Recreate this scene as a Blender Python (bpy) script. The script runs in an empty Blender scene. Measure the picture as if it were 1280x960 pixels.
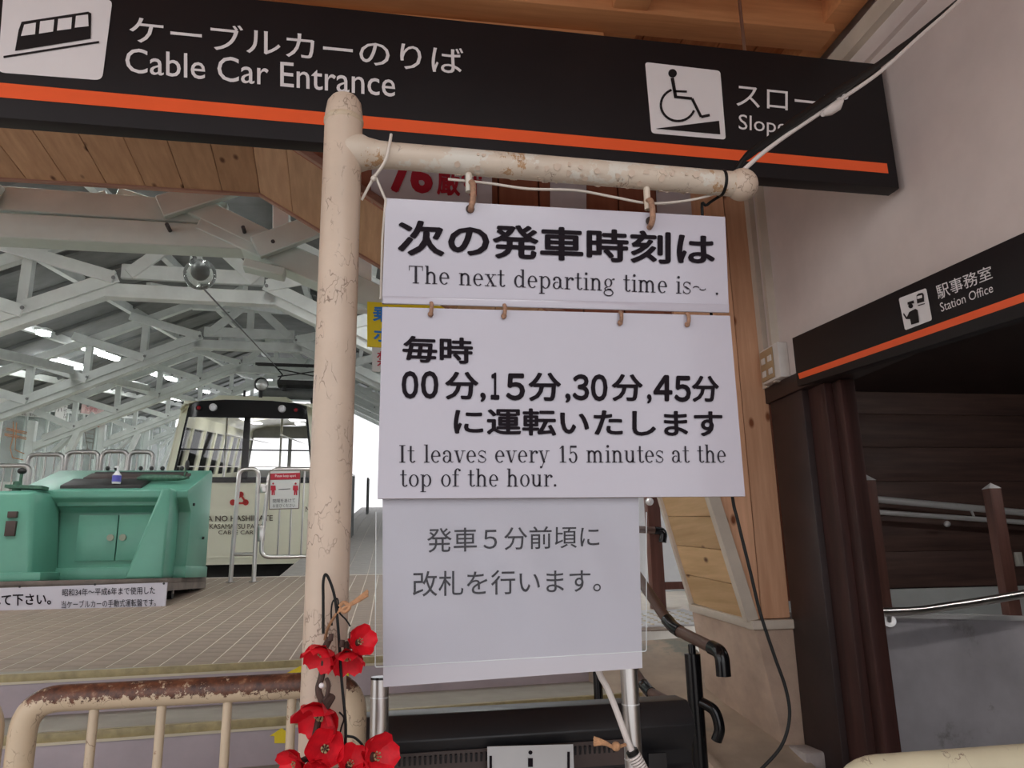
import bpy, bmesh, math, random
from mathutils import Vector, Matrix
random.seed(7)
SC = bpy.context.scene
COL = SC.collection
# ------------------------------------------------------------------ camera
F = 960.0; Z0 = 1.235
YAW, PITCH, ROLL = (math.radians(a) for a in (9.1, 13.6, 1.15))
fw = Vector((math.sin(YAW)*math.cos(PITCH), math.cos(YAW)*math.cos(PITCH), math.sin(PITCH)))
r0 = Vector((math.cos(YAW), -math.sin(YAW), 0)); u0 = r0.cross(fw)
rt = r0*math.cos(ROLL) - u0*math.sin(ROLL); up = u0*math.cos(ROLL) + r0*math.sin(ROLL)
cd = bpy.data.cameras.new('camera'); cam = bpy.data.objects.new('camera', cd); COL.objects.link(cam)
cam.matrix_world = Matrix.Translation((0, 0, Z0)) @ Matrix((rt, up, -fw)).transposed().to_4x4()
cd.sensor_width = 36; cd.lens = F*36/1280; cd.clip_start = .02; cd.clip_end = 500
SC.camera = cam
# ------------------------------------------------------------------ sky and exposure
W = bpy.data.worlds.new('overcast'); SC.world = W; W.use_nodes = True
wn = W.node_tree.nodes; wl = W.node_tree.links
bg = wn['Background']; bg.inputs[1].default_value = 1.0
tc = wn.new('ShaderNodeTexCoord'); sp = wn.new('ShaderNodeSeparateXYZ'); rp = wn.new('ShaderNodeValToRGB')
wl.new(tc.outputs['Generated'], sp.inputs[0]); wl.new(sp.outputs[2], rp.inputs[0]); wl.new(rp.outputs[0], bg.inputs[0])
rp.color_ramp.elements[0].position = 0.0; rp.color_ramp.elements[0].color = (.97, .97, 1.0, 1)
rp.color_ramp.elements[1].position = 1.0; rp.color_ramp.elements[1].color = (1.0, 1.0, 1.06, 1)
SC.view_settings.view_transform = 'Standard'; SC.view_settings.look = 'None'; SC.view_settings.gamma = 1
SC.view_settings.use_curve_mapping = False
SC.view_settings.exposure = 0.68
HALL_LAMP = 14.0      # fluorescent tubes under the station roof
NEAR_FILL = 30.0      # fill tubes added out of view to brighten the near hall
FRONT_LAMP = 8.0      # fluorescent battens on the timber ceiling
ROOM_FILL = 34.0       # unseen fill tube that brightens the dark passage behind the doorway
# ------------------------------------------------------------------ measuring helpers (pixel ray -> point on a real plane)
def ray(px, py): return fw + rt*((px-640)/F) + up*((480-py)/F)
def atY(px, py, Y): v = ray(px, py); t = Y/v.y; return Vector((v.x*t, Y, v.z*t+Z0))
def atX(px, py, X): v = ray(px, py); t = X/v.x; return Vector((X, v.y*t, v.z*t+Z0))
HA = math.radians(-3.1)
AX = Vector((math.sin(HA), math.cos(HA), 0)); LA = Vector((math.cos(HA), -math.sin(HA), 0))
def H(u, v, z): p = LA*u + AX*v; return Vector((p.x, p.y, z))      # station hall frame
def atV(px, py, V): d = ray(px, py); t = V/d.dot(AX); return Vector((d.x*t, d.y*t, d.z*t+Z0))
def uz(px, py, V): p = atV(px, py, V); return p.dot(LA), p.z
# ------------------------------------------------------------------ materials
MATS = {}
def newmat(name):
    m = bpy.data.materials.new(name); m.use_nodes = True; n = m.node_tree.nodes; b = n['Principled BSDF']
    return m, n, m.node_tree.links, b
def ramp(n, pts):
    r = n.new('ShaderNodeValToRGB'); e = r.color_ramp.elements
    e[0].position = pts[0][0]; e[0].color = (*pts[0][1], 1)
    e[1].position = pts[-1][0]; e[1].color = (*pts[-1][1], 1)
    for p, c in pts[1:-1]:
        x = e.new(p); x.color = (*c, 1)
    return r
def noise(n, l, scale, detail=4, vec=None, rough=.6):
    t = n.new('ShaderNodeTexNoise'); t.inputs['Scale'].default_value = scale; t.inputs['Detail'].default_value = detail
    t.inputs['Roughness'].default_value = rough
    if vec is not None: l.new(vec, t.inputs['Vector'])
    return t
def mixc(n, l, fac, a, b, mode='MIX'):
    m = n.new('ShaderNodeMix'); m.data_type = 'RGBA'; m.blend_type = mode
    for s, v in ((0, fac), (6, a), (7, b)):
        if isinstance(v, (int, float)): m.inputs[s].default_value = v
        elif isinstance(v, tuple): m.inputs[s].default_value = (*v, 1)
        else: l.new(v, m.inputs[s])
    return m.outputs[2]
def coords(n, l, sc=(1, 1, 1)):
    t = n.new('ShaderNodeTexCoord'); m = n.new('ShaderNodeMapping'); m.inputs['Scale'].default_value = sc
    l.new(t.outputs['Object'], m.inputs[0]); return m.outputs[0]
def bumpn(n, l, b, h, st=.3, d=.01):
    x = n.new('ShaderNodeBump'); x.inputs['Strength'].default_value = st; x.inputs['Distance'].default_value = d
    l.new(h, x.inputs['Height']); l.new(x.outputs[0], b.inputs['Normal'])
def paint(name, c, rough=.5, metal=0, var=.12, vs=6.0, spec=.5, bump=0, bs=60, dirt=None, coat=0):
    m, n, l, b = newmat(name); v = coords(n, l)
    t = noise(n, l, vs, 5, v)
    lo = tuple(x*(1-var) for x in c); hi = tuple(min(1, x*(1+var)) for x in c)
    r = ramp(n, [(.3, lo), (.7, hi)]); l.new(t.outputs[0], r.inputs[0]); out = r.outputs[0]
    if dirt:
        t2 = noise(n, l, dirt[1], 8, v, .7); r2 = ramp(n, [(dirt[2], (0, 0, 0)), (dirt[2]+.08, (1, 1, 1))])
        l.new(t2.outputs[0], r2.inputs[0]); out = mixc(n, l, r2.outputs[0], out, dirt[0])
    l.new(out, b.inputs['Base Color'])
    b.inputs['Roughness'].default_value = rough; b.inputs['Metallic'].default_value = metal
    b.inputs['Specular IOR Level'].default_value = spec; b.inputs['Coat Weight'].default_value = coat
    if bump: bumpn(n, l, b, noise(n, l, bs, 4, v).outputs[0], bump, .004)
    MATS[name] = m; return m
def emit(name, c, s):
    m, n, l, b = newmat(name); b.inputs['Base Color'].default_value = (*c, 1)
    b.inputs['Emission Color'].default_value = (*c, 1); b.inputs['Emission Strength'].default_value = s; MATS[name] = m; return m
def wood(name, c1, c2, axis, knot=1.0, rough=.55, ks=5.0, kc=(.12, .045, .02), gs=1.0, kt=.1, thin=2):
    m, n, l, b = newmat(name)
    s = [14*gs]*3; s[axis] = .9*gs
    t0 = n.new('ShaderNodeTexCoord'); oi = n.new('ShaderNodeObjectInfo')
    ad = n.new('ShaderNodeVectorMath'); ad.operation = 'MULTIPLY_ADD'
    cb = n.new('ShaderNodeCombineXYZ')
    for i in range(3): l.new(oi.outputs['Random'], cb.inputs[i])
    l.new(cb.outputs[0], ad.inputs[0]); ad.inputs[1].default_value = (7.3, 5.1, 9.7); l.new(t0.outputs['Object'], ad.inputs[2])
    mp = n.new('ShaderNodeMapping'); mp.inputs['Scale'].default_value = s; l.new(ad.outputs[0], mp.inputs[0])
    w = noise(n, l, 2.2, 6, mp.outputs[0], .62); r = ramp(n, [(.3, c1), (.52, tuple((a+q)/2 for a, q in zip(c1, c2))), (.72, c2)])
    l.new(w.outputs[0], r.inputs[0]); out = r.outputs[0]
    # plank to plank tint
    tint = ramp(n, [(0, (.86, .84, .82)), (1, (1.08, 1.06, 1.04))]); l.new(oi.outputs['Random'], tint.inputs[0])
    out = mixc(n, l, 1.0, out, tint.outputs[0], 'MULTIPLY')
    if knot:
        k = [1.0]*3; k[axis] = .55; k[thin] = .03
        mk = n.new('ShaderNodeMapping'); mk.inputs['Scale'].default_value = k; l.new(ad.outputs[0], mk.inputs[0])
        vo = n.new('ShaderNodeTexVoronoi'); vo.inputs['Scale'].default_value = ks; l.new(mk.outputs[0], vo.inputs['Vector'])
        rk = ramp(n, [(kt*.45, (1, 1, 1)), (kt, (0, 0, 0))]); l.new(vo.outputs['Distance'], rk.inputs[0])
        out = mixc(n, l, rk.outputs[0], out, kc)
    l.new(out, b.inputs['Base Color']); b.inputs['Roughness'].default_value = rough; b.inputs['Specular IOR Level'].default_value = .3
    bumpn(n, l, b, w.outputs[0], .12, .004); MATS[name] = m; return m
def oldpipe(name, c, rust, top=None, flaky=0):
    """thick cream paint, hairline cracks, chips; top=(z0,z1) rust worn in along the top of a rail"""
    m, n, l, b = newmat(name); v = coords(n, l)
    t = noise(n, l, 9, 6, v); r = ramp(n, [(.3, tuple(x*.86 for x in c)), (.7, c)]); l.new(t.outputs[0], r.inputs[0]); out = r.outputs[0]
    ms = n.new('ShaderNodeMapping'); ms.inputs['Scale'].default_value = (1, 1, .55); l.new(v, ms.inputs[0])
    dn = noise(n, l, 30, 3, ms.outputs[0]); dv = mixc(n, l, .06, ms.outputs[0], dn.outputs[1])
    vo = n.new('ShaderNodeTexVoronoi'); vo.feature = 'DISTANCE_TO_EDGE'; vo.inputs['Scale'].default_value = 34; l.new(dv, vo.inputs['Vector'])
    rk = ramp(n, [(0, (1, 1, 1)), (.035, (0, 0, 0))]); l.new(vo.outputs['Distance'], rk.inputs[0])
    gate = noise(n, l, 14, 3, v); rg = ramp(n, [(.50, (0, 0, 0)), (.58, (1, 1, 1))]); l.new(gate.outputs[0], rg.inputs[0])
    ck = mixc(n, l, 1.0, rk.outputs[0], rg.outputs[0], 'MULTIPLY')
    out = mixc(n, l, ck, out, (.22, .15, .11))
    sn = noise(n, l, 26, 8, v, .75); rs = ramp(n, [(rust, (0, 0, 0)), (rust+.04, (1, 1, 1))]); l.new(sn.outputs[0], rs.inputs[0])
    out = mixc(n, l, rs.outputs[0], out, (.24, .12, .06))
    yn = noise(n, l, 5, 4, v, .6); ry = ramp(n, [(.56, (0, 0, 0)), (.75, (.55, .55, .55))]); l.new(yn.outputs[0], ry.inputs[0])
    out = mixc(n, l, ry.outputs[0], out, (.50, .34, .2))
    if flaky:
        pn = noise(n, l, 11, 7, v, .7); rp_ = ramp(n, [(.52, (0, 0, 0)), (.54, (1, 1, 1))]); l.new(pn.outputs[0], rp_.inputs[0])
        out = mixc(n, l, rp_.outputs[0], out, (.66, .62, .54)); ck = mixc(n, l, .6, ck, rp_.outputs[0], 'ADD')
        p2 = noise(n, l, 8, 7, ms.outputs[0], .75); r2_ = ramp(n, [(.64, (0, 0, 0)), (.66, (1, 1, 1)), (.70, (.5, .5, .5))]); l.new(p2.outputs[0], r2_.inputs[0])
        out = mixc(n, l, r2_.outputs[0], out, (.40, .22, .09))
    if top:
        sx = n.new('ShaderNodeSeparateXYZ'); l.new(v, sx.inputs[0])
        mr = n.new('ShaderNodeMapRange'); mr.inputs[1].default_value = top[0]; mr.inputs[2].default_value = top[1]; l.new(sx.outputs[2], mr.inputs[0])
        tn = noise(n, l, 45, 8, v, .8); a = n.new('ShaderNodeMath'); a.operation = 'MULTIPLY_ADD'; l.new(tn.outputs[0], a.inputs[0]); a.inputs[1].default_value = 1.5
        l.new(mr.outputs[0], a.inputs[2]); rr = ramp(n, [(.985, (0, 0, 0)), (1.0, (1, 1, 1))])
        a2 = n.new('ShaderNodeMath'); a2.operation = 'MULTIPLY'; a2.inputs[1].default_value = .62; l.new(a.outputs[0], a2.inputs[0]); l.new(a2.outputs[0], rr.inputs[0])
        rc = ramp(n, [(.35, (.05, .02, .015)), (.6, (.16, .06, .03)), (.75, (.35, .2, .12))]); l.new(noise(n, l, 60, 5, v).outputs[0], rc.inputs[0])
        out = mixc(n, l, rr.outputs[0], out, rc.outputs[0])
    l.new(out, b.inputs['Base Color']); b.inputs['Roughness'].default_value = .42
    bumpn(n, l, b, ck, -.5, .002); MATS[name] = m; return m
def glassm(name, tint=(1, 1, 1), refl=.06, haze=0.0):
    m, n, l, b = newmat(name); n.remove(b)
    tr = n.new('ShaderNodeBsdfTransparent'); tr.inputs[0].default_value = (*tint, 1)
    gl = n.new('ShaderNodeBsdfGlossy'); gl.inputs['Roughness'].default_value = .03
    fr = n.new('ShaderNodeLayerWeight'); fr.inputs[0].default_value = refl
    mx = n.new('ShaderNodeMixShader'); l.new(fr.outputs[0], mx.inputs[0]); l.new(tr.outputs[0], mx.inputs[1]); l.new(gl.outputs[0], mx.inputs[2])
    o = mx.outputs[0]
    if haze:
        df = n.new('ShaderNodeBsdfDiffuse'); df.inputs[0].default_value = (.75, .8, .78, 1)
        m2 = n.new('ShaderNodeMixShader'); m2.inputs[0].default_value = haze; l.new(o, m2.inputs[1]); l.new(df.outputs[0], m2.inputs[2]); o = m2.outputs[0]
    l.new(o, n['Material Output'].inputs[0]); MATS[name] = m; return m
M = MATS
paint('ink', (.012, .008, .012), .6, var=.05, spec=.1)
paint('rusty_hook', (.34, .19, .12), .7, var=.35, vs=120)
paint('ink_soft', (.04, .036, .045), .7, var=.05, spec=.1)
paint('board_white', (.52, .50, .565), .16, var=.03, vs=3, bump=.02, bs=90, coat=.3)
paint('board_edge', (.35, .27, .22), .6, var=.4, vs=60)
paint('sheet_paper', (.56, .545, .59), .7, var=.02)
paint('sign_black', (.014, .011, .012), .55, var=.1, spec=.25)
paint('sign_white', (.84, .80, .80), .5, var=.02)
paint('sign_orange', (.95, .125, .03), .4, var=.04)
paint('red_print', (.45, .01, .03), .5, var=.05)
paint('banner_cloth', (.62, .55, .57), .8, var=.05)
paint('plaster', (.70, .60, .56), .85, var=.13, vs=1.6, bump=.1, bs=25, dirt=((.45, .36, .33), 3.2, .66))
paint('cream_trim', (.62, .54, .45), .6, var=.1)
paint('stone', (.50, .365, .28), .9, var=.22, vs=5, bump=.5, bs=160)
paint('stone_grey', (.42, .37, .35), .85, var=.15, vs=20, bump=.5, bs=160)
paint('apron_concrete', (.42, .33, .25), .85, var=.2, vs=4, bump=.3, bs=80, dirt=((.27, .27, .22), 2.6, .55))
paint('riser_concrete', (.46, .40, .43), .8, var=.1, vs=5, bump=.15, bs=60)
paint('tread_concrete', (.34, .32, .27), .8, var=.12, vs=5, bump=.15, bs=60)
paint('nosing_brass', (.36, .30, .15), .45, var=.25, vs=22)
paint('nosing_edge', (.62, .56, .42), .5, var=.1)
paint('lower_ground', (.44, .41, .38), .85, var=.15, vs=3, bump=.2, bs=50)
paint('grout', (.72, .66, .58), .9, var=.1)
paint('parapet_render', (.52, .50, .53), .8, var=.2, vs=2.4, dirt=((.25, .23, .22), 1.7, .58))
paint('parapet_cap', (.62, .62, .62), .7, var=.05)
paint('pale_wall', (.55, .58, .57), .8, var=.05)
paint('outdoor_wall', (.82, .84, .86), .8, var=.04)
paint('truss_near', (.52, .60, .56), .6, var=.08, vs=4)
paint('truss_white', (.66, .70, .68), .6, var=.10, vs=4, dirt=((.40, .42, .40), 7, .66))
paint('roof_board', (.20, .21, .21), .8, var=.2, vs=3)
paint('hall_dark', (.06, .06, .06), .8)
paint('steel', (.62, .60, .58), .28, metal=1, var=.08)
paint('barrier_steel', (.40, .40, .39), .35, metal=.9, var=.08)
paint('chrome', (.85, .85, .85), .3, metal=.55, var=.02)
paint('black_gloss', (.008, .008, .009), .18, var=.05)
paint('black_satin', (.014, .014, .016), .38, var=.1)
paint('vent_dark', (.055, .035, .03), .5, var=.3)
paint('bracket_white', (.60, .60, .60), .45, var=.03)
paint('rail_brown', (.11, .058, .042), .4, var=.1)
paint('dark_frame', (.026, .012, .011), .5, var=.3, vs=8)
paint('green_paint', (.115, .34, .25), .33, var=.08, vs=2.5, dirt=((.05, .2, .14), 16, .71), bump=.05, bs=20)
paint('green_dark', (.05, .14, .09), .5, var=.4, vs=40)
paint('dark_iron', (.025, .025, .025), .5, var=.3)
paint('brass_knob', (.22, .24, .18), .35, metal=.6)
paint('dolly_wood', (.17, .14, .12), .8, var=.3)
paint('car_cream', (.86, .85, .68), .35, var=.03, vs=1.2)
paint('car_black', (.01, .01, .012), .25, var=.05)
paint('car_red', (.55, .02, .015), .4)
paint('lamp_red', (.35, .01, .02), .2)
paint('car_interior', (.45, .45, .45), .6)
paint('seat_fabric', (.12, .12, .16), .8)
paint('letter_brown', (.10, .07, .04), .5)
paint('poster_white', (.66, .67, .65), .7, var=.03)
paint('poster_pink', (.62, .45, .43), .7, var=.15, vs=8)
paint('poster_red', (.5, .06, .05), .6)
paint('outline_orange', (.5, .19, .06), .6)
paint('yellow', (.85, .66, .02), .45, var=.03)
paint('blue_print', (.02, .2, .65), .5)
paint('petal_red', (.66, .010, .022), .5, var=.3, vs=30, spec=.3)
paint('twig', (.06, .03, .022), .7, var=.3, vs=60)
paint('black_wire', (.008, .008, .008), .5, spec=.25)
paint('jute', (.50, .27, .14), .9, var=.25, vs=90, bump=.6, bs=300)
paint('white_cable', (.72, .66, .62), .5, var=.05)
paint('tie_white', (.66, .60, .53), .6)
paint('outlet_plate', (.42, .29, .16), .5)
paint('outlet_body', (.68, .64, .60), .5)
paint('bottle_clear', (.75, .78, .78), .25)
paint('label_blue', (.1, .1, .45), .5)
paint('switch_white', (.6, .58, .52), .5)
emit('tube_light', (1, 1, 1), HALL_LAMP)
emit('fill_light_room', (1, .96, .93), ROOM_FILL)
emit('tube_light_front', (.97, 1, 1), FRONT_LAMP)
emit('fill_light_near', (1, 1, 1), NEAR_FILL)
emit('car_light', (1, 1, 1), 3)
emit('headlamp', (.6, .6, .62), .15)
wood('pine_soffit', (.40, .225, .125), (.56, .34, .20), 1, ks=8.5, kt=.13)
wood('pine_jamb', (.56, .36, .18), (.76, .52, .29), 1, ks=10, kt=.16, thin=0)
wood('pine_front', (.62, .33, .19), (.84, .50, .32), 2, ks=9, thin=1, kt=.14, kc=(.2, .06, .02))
wood('red_board', (.26, .085, .05), (.36, .13, .075), 2, ks=6, kt=.1, thin=1)
wood('ceiling_plank', (.38, .13, .055), (.62, .27, .12), 1, knot=0)
wood('ceiling_beam', (.56, .24, .10), (.78, .38, .17), 0, knot=0)
wood('dark_plank', (.05, .028, .024), (.12, .068, .055), 0, knot=0, gs=.6)
wood('dark_post', (.028, .012, .010), (.07, .028, .024), 2, knot=0)
wood('brown_post', (.10, .042, .032), (.17, .075, .058), 2, knot=0)
wood('arch_trim', (.30, .15, .11), (.42, .24, .18), 0, knot=0)
oldpipe('pipe_cream', (.64, .51, .40), .705)
oldpipe('pipe_flaky', (.66, .56, .45), .66, flaky=1)
oldpipe('pipe_rusty', (.62, .49, .34), .66, top=(.978, 1.030))
oldpipe('bar_cream', (.60, .48, .34), .64)
oldpipe('pipe_near', (.66, .60, .42), .70, top=(.975, 1.03))
glassm('glass'); glassm('glass_dull', (.92, .96, .94), .10, .16); glassm('sleeve_clear', (.97, .97, .98), .18, .04)
# paver
for nm, c in (('paver', (.29, .228, .18)), ('paver_pale', (.36, .34, .32))):
    m, n, l, b = newmat(nm); oi = n.new('ShaderNodeObjectInfo'); v = coords(n, l)
    t = noise(n, l, 12, 6, v); r = ramp(n, [(.3, tuple(x*.85 for x in c)), (.7, tuple(x*1.12 for x in c))]); l.new(t.outputs[0], r.inputs[0])
    t2 = ramp(n, [(0, (.92, .92, .92)), (1, (1.07, 1.05, 1.03))]); l.new(oi.outputs['Random'], t2.inputs[0])
    l.new(mixc(n, l, 1.0, r.outputs[0], t2.outputs[0], 'MULTIPLY'), b.inputs['Base Color']); b.inputs['Roughness'].default_value = .62
    bumpn(n, l, b, noise(n, l, 120, 3, v).outputs[0], .15, .002); M[nm] = m
# ------------------------------------------------------------------ geometry helpers: a geometry is (verts, faces)
def g_hexa(c):   # 8 corners: bottom ring 4, top ring 4
    return [Vector(p) for p in c], [(3, 2, 1, 0), (4, 5, 6, 7), (0, 1, 5, 4), (1, 2, 6, 5), (2, 3, 7, 6), (3, 0, 4, 7)]
def g_box(x0, x1, y0, y1, z0, z1, fr=None):
    c = [(x0, y0, z0), (x1, y0, z0), (x1, y1, z0), (x0, y1, z0), (x0, y0, z1), (x1, y0, z1), (x1, y1, z1), (x0, y1, z1)]
    return g_hexa([fr(*p) if fr else p for p in c])
def g_board(p, q, w, h, upv=(0, 0, 1)):
    """bar from p to q; h along upv-ish, w sideways"""
    p = Vector(p); q = Vector(q); d = (q-p).normalized(); s = d.cross(Vector(upv))
    if s.length < 1e-4: s = d.cross(Vector((0, 1, 0)))
    s.normalize(); t = s.cross(d).normalized(); s *= w/2; t *= h/2
    return g_hexa([p-s-t, p+s-t, q+s-t, q-s-t, p-s+t, p+s+t, q+s+t, q-s+t])
def g_prism(poly, off):
    n = len(poly); off = Vector(off); a = [Vector(p) for p in poly]; vs = a + [p+off for p in a]
    return vs, [tuple(range(n)), tuple(range(2*n-1, n-1, -1))] + [(i, i+n, (i+1) % n+n, (i+1) % n) for i in range(n)]
def g_tube(pts, r, n=12, closed=False, cap=True, rs=None):
    pts = [Vector(p) for p in pts]; N = len(pts); vs = []; fs = []
    ref = None
    for i, p in enumerate(pts):
        if closed: d = pts[(i+1) % N]-pts[i-1]
        else: d = pts[min(i+1, N-1)]-pts[max(i-1, 0)]
        d.normalize()
        if ref is None:
            ref = d.cross(Vector((0, 0, 1)));
            if ref.length < .1: ref = d.cross(Vector((0, 1, 0)))
        ref = (ref - d*ref.dot(d)).normalized(); b = d.cross(ref); rr = rs[i] if rs else r
        for k in range(n):
            a = 2*math.pi*k/n; vs.append(p + ref*(math.cos(a)*rr) + b*(math.sin(a)*rr))
    for i in range(N if closed else N-1):
        j = (i+1) % N
        for k in range(n): k2 = (k+1) % n; fs.append((i*n+k, i*n+k2, j*n+k2, j*n+k))
    if cap and not closed: fs.append(tuple(range(n-1, -1, -1))); fs.append(tuple((N-1)*n+k for k in range(n)))
    return vs, fs
def g_sphere(c, r, n=16, m=10, sc=(1, 1, 1)):
    c = Vector(c); vs = [c+Vector((0, 0, r*sc[2]))]; fs = []
    for i in range(1, m):
        a = math.pi*i/m
        for k in range(n): t = 2*math.pi*k/n; vs.append(c+Vector((r*sc[0]*math.sin(a)*math.cos(t), r*sc[1]*math.sin(a)*math.sin(t), r*sc[2]*math.cos(a))))
    vs.append(c-Vector((0, 0, r*sc[2])))
    for k in range(n):
        fs.append((0, 1+k, 1+(k+1) % n)); fs.append((len(vs)-1, 1+(m-2)*n+(k+1) % n, 1+(m-2)*n+k))
        for i in range(m-2): a = 1+i*n; fs.append((a+k, a+n+k, a+n+(k+1) % n, a+(k+1) % n))
    return vs, fs
def smooth_path(ctrl, k=6):
    P = [Vector(c) for c in ctrl]; P = [2*P[0]-P[1]]+P+[2*P[-1]-P[-2]]; out = []
    for i in range(1, len(P)-2):
        a, b, c, d = P[i-1:i+3]
        for j in range(k):
            t = j/k; out.append(.5*((2*b)+(c-a)*t+(2*a-5*b+4*c-d)*t*t+(3*b-a-3*c+d)*t**3))
    out.append(P[-2]); return out
def round_corner(pts, r, k=6):
    pts = [Vector(p) for p in pts]; out = [pts[0]]
    for i in range(1, len(pts)-1):
        a = (pts[i-1]-pts[i]); b = (pts[i+1]-pts[i]); rr = min(r, a.length*.49, b.length*.49); a.normalize(); b.normalize()
        p0 = pts[i]+a*rr; p2 = pts[i]+b*rr
        for j in range(k+1): t = j/k; out.append(p0*(1-t)**2+pts[i]*2*t*(1-t)+p2*t*t)
    out.append(pts[-1]); return out
def make(name, geoms, mat, parent=None, smooth=True, bevel=0, loc=None, seg=2):
    if isinstance(geoms, tuple): geoms = [geoms]
    o = None
    if parent is not None: base = parent.get('_w') and Vector(parent['_w']) or Vector((0, 0, 0))
    else: base = Vector(loc) if loc is not None else Vector((0, 0, 0))
    vs = []; fs = []
    for v, f in geoms:
        k = len(vs); vs += [Vector(p)-base for p in v]; fs += [tuple(i+k for i in q) for q in f]
    me = bpy.data.meshes.new(name); me.from_pydata([tuple(v) for v in vs], [], fs)
    bm = bmesh.new(); bm.from_mesh(me)
    bmesh.ops.recalc_face_normals(bm, faces=bm.faces)
    if bevel: bmesh.ops.bevel(bm, geom=[e for e in bm.edges if len(e.link_faces) == 2 and e.calc_face_angle(0) > .5], offset=bevel, segments=seg, profile=.5, affect='EDGES')
    if smooth:
        for f in bm.faces: f.smooth = True
        for e in bm.edges:
            if len(e.link_faces) != 2 or e.calc_face_angle(0) > .62: e.smooth = False
    bm.to_mesh(me); bm.free()
    me.materials.append(M[mat] if isinstance(mat, str) else mat)
    o = bpy.data.objects.new(name, me); COL.objects.link(o)
    if parent is not None: o.parent = parent
    else: o.location = base
    o['_w'] = tuple(base)
    return o
def tag(o, label, cat, group=None):
    o['label'] = label; o['category'] = cat
    if group: o['group'] = group
    return o
def thing(name, label, cat, loc=(0, 0, 0), group=None):
    o = bpy.data.objects.new(name, None); COL.objects.link(o); o.location = loc; o.empty_display_size = .05; o['_w'] = tuple(loc)
    return tag(o, label, cat, group)
def struct(o): o['kind'] = 'structure'; return o
def stuff(o): o['kind'] = 'stuff'; return o
def copy_piece(src, parent, off, name=None):
    c = src.copy(); COL.objects.link(c); c.parent = parent; c.location = Vector(src.location)+Vector(off)
    return c
# flat print -------------------------------------------------------
def quadmap(q):
    TL, TR, BR, BL = [Vector(p) for p in q]
    return lambda s, t: (BL*(1-s)+BR*s)*(1-t)+(TL*(1-s)+TR*s)*t
def fit(vs, fs, q, name, mat, parent, ins=(0, 0, 0), box=None):
    xs = [v[0] for v in vs]; ys = [v[1] for v in vs]
    x0, x1, y0, y1 = box or (min(xs), max(xs), min(ys), max(ys)); f = quadmap(q); off = Vector(ins)
    return make(name, ([f((v[0]-x0)/(x1-x0), (v[1]-y0)/(y1-y0))+off for v in vs], fs), mat, parent, smooth=False)
def text_geo(s, bold=0.0, spacing=1.0):
    c = bpy.data.curves.new('lettering', 'FONT'); c.body = s; c.offset = bold; c.resolution_u = 3; c.space_character = spacing
    o = bpy.data.objects.new('lettering', c); COL.objects.link(o)
    dg = bpy.context.evaluated_depsgraph_get(); me = bpy.data.meshes.new_from_object(o.evaluated_get(dg))
    vs = [tuple(v.co) for v in me.vertices]; fs = [tuple(p.vertices) for p in me.polygons]
    bpy.data.objects.remove(o); bpy.data.curves.remove(c); bpy.data.meshes.remove(me); return vs, fs
def text(s, q, mat, parent, ins, bold=0.0, spacing=1.0):
    vs, fs = text_geo(s, 0, spacing)
    if bold:
        # strokes thickened by eight shifted copies, each a hair in front of the last
        xs = [v[0] for v in vs]; ys = [v[1] for v in vs]; x0, x1, y0, y1 = min(xs)-bold, max(xs)+bold, min(ys)-bold, max(ys)+bold
        f = quadmap(q); off = Vector(ins); gs = []
        for k in range(8):
            a = k*math.pi/4; gs.append(([f((v[0]+math.cos(a)*bold-x0)/(x1-x0), (v[1]+math.sin(a)*bold-y0)/(y1-y0))+off*(1+.03*k) for v in vs], fs))
        return make('lettering', gs, mat, parent, smooth=False)
    return fit(vs, fs, q, 'lettering', mat, parent, ins)
def pxq(fn, pl, *pts): return [fn(x, y, pl) for x, y in pts]
# a schoolbook serif face drawn from simple pieces ------------------
def _arc(cx, cy, rx, ry, a0, a1, wx=.17, wy=.06, n=14):
    o = []; i = []
    for k in range(n+1):
        a = math.radians(a0+(a1-a0)*k/n); o.append((cx+rx*math.cos(a), cy+ry*math.sin(a))); i.append((cx+(rx-wx)*math.cos(a), cy+(ry-wy)*math.sin(a)))
    return [[o[k], o[k+1], i[k+1], i[k]] for k in range(n)]
def _v(x, a, b, w=.17): return [[(x-w/2, a), (x+w/2, a), (x+w/2, b), (x-w/2, b)]]
def _h(a, b, y, t=.06): return [[(a, y), (b, y), (b, y+t), (a, y+t)]]
def _d(x0, y0, x1, y1, w): return [[(x0-w/2, y0), (x0+w/2, y0), (x1+w/2, y1), (x1-w/2, y1)]]
def _o(x, y, r=.12, n=10): return [[(x+r*math.cos(6.283*k/n), y+r*math.sin(6.283*k/n)) for k in range(n)]]
def _arch(x, w): return _arc(x+w/2, .62, w/2+.085, .40, 0, 160, .17, .12)+_v(x+w, 0, .64)
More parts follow.
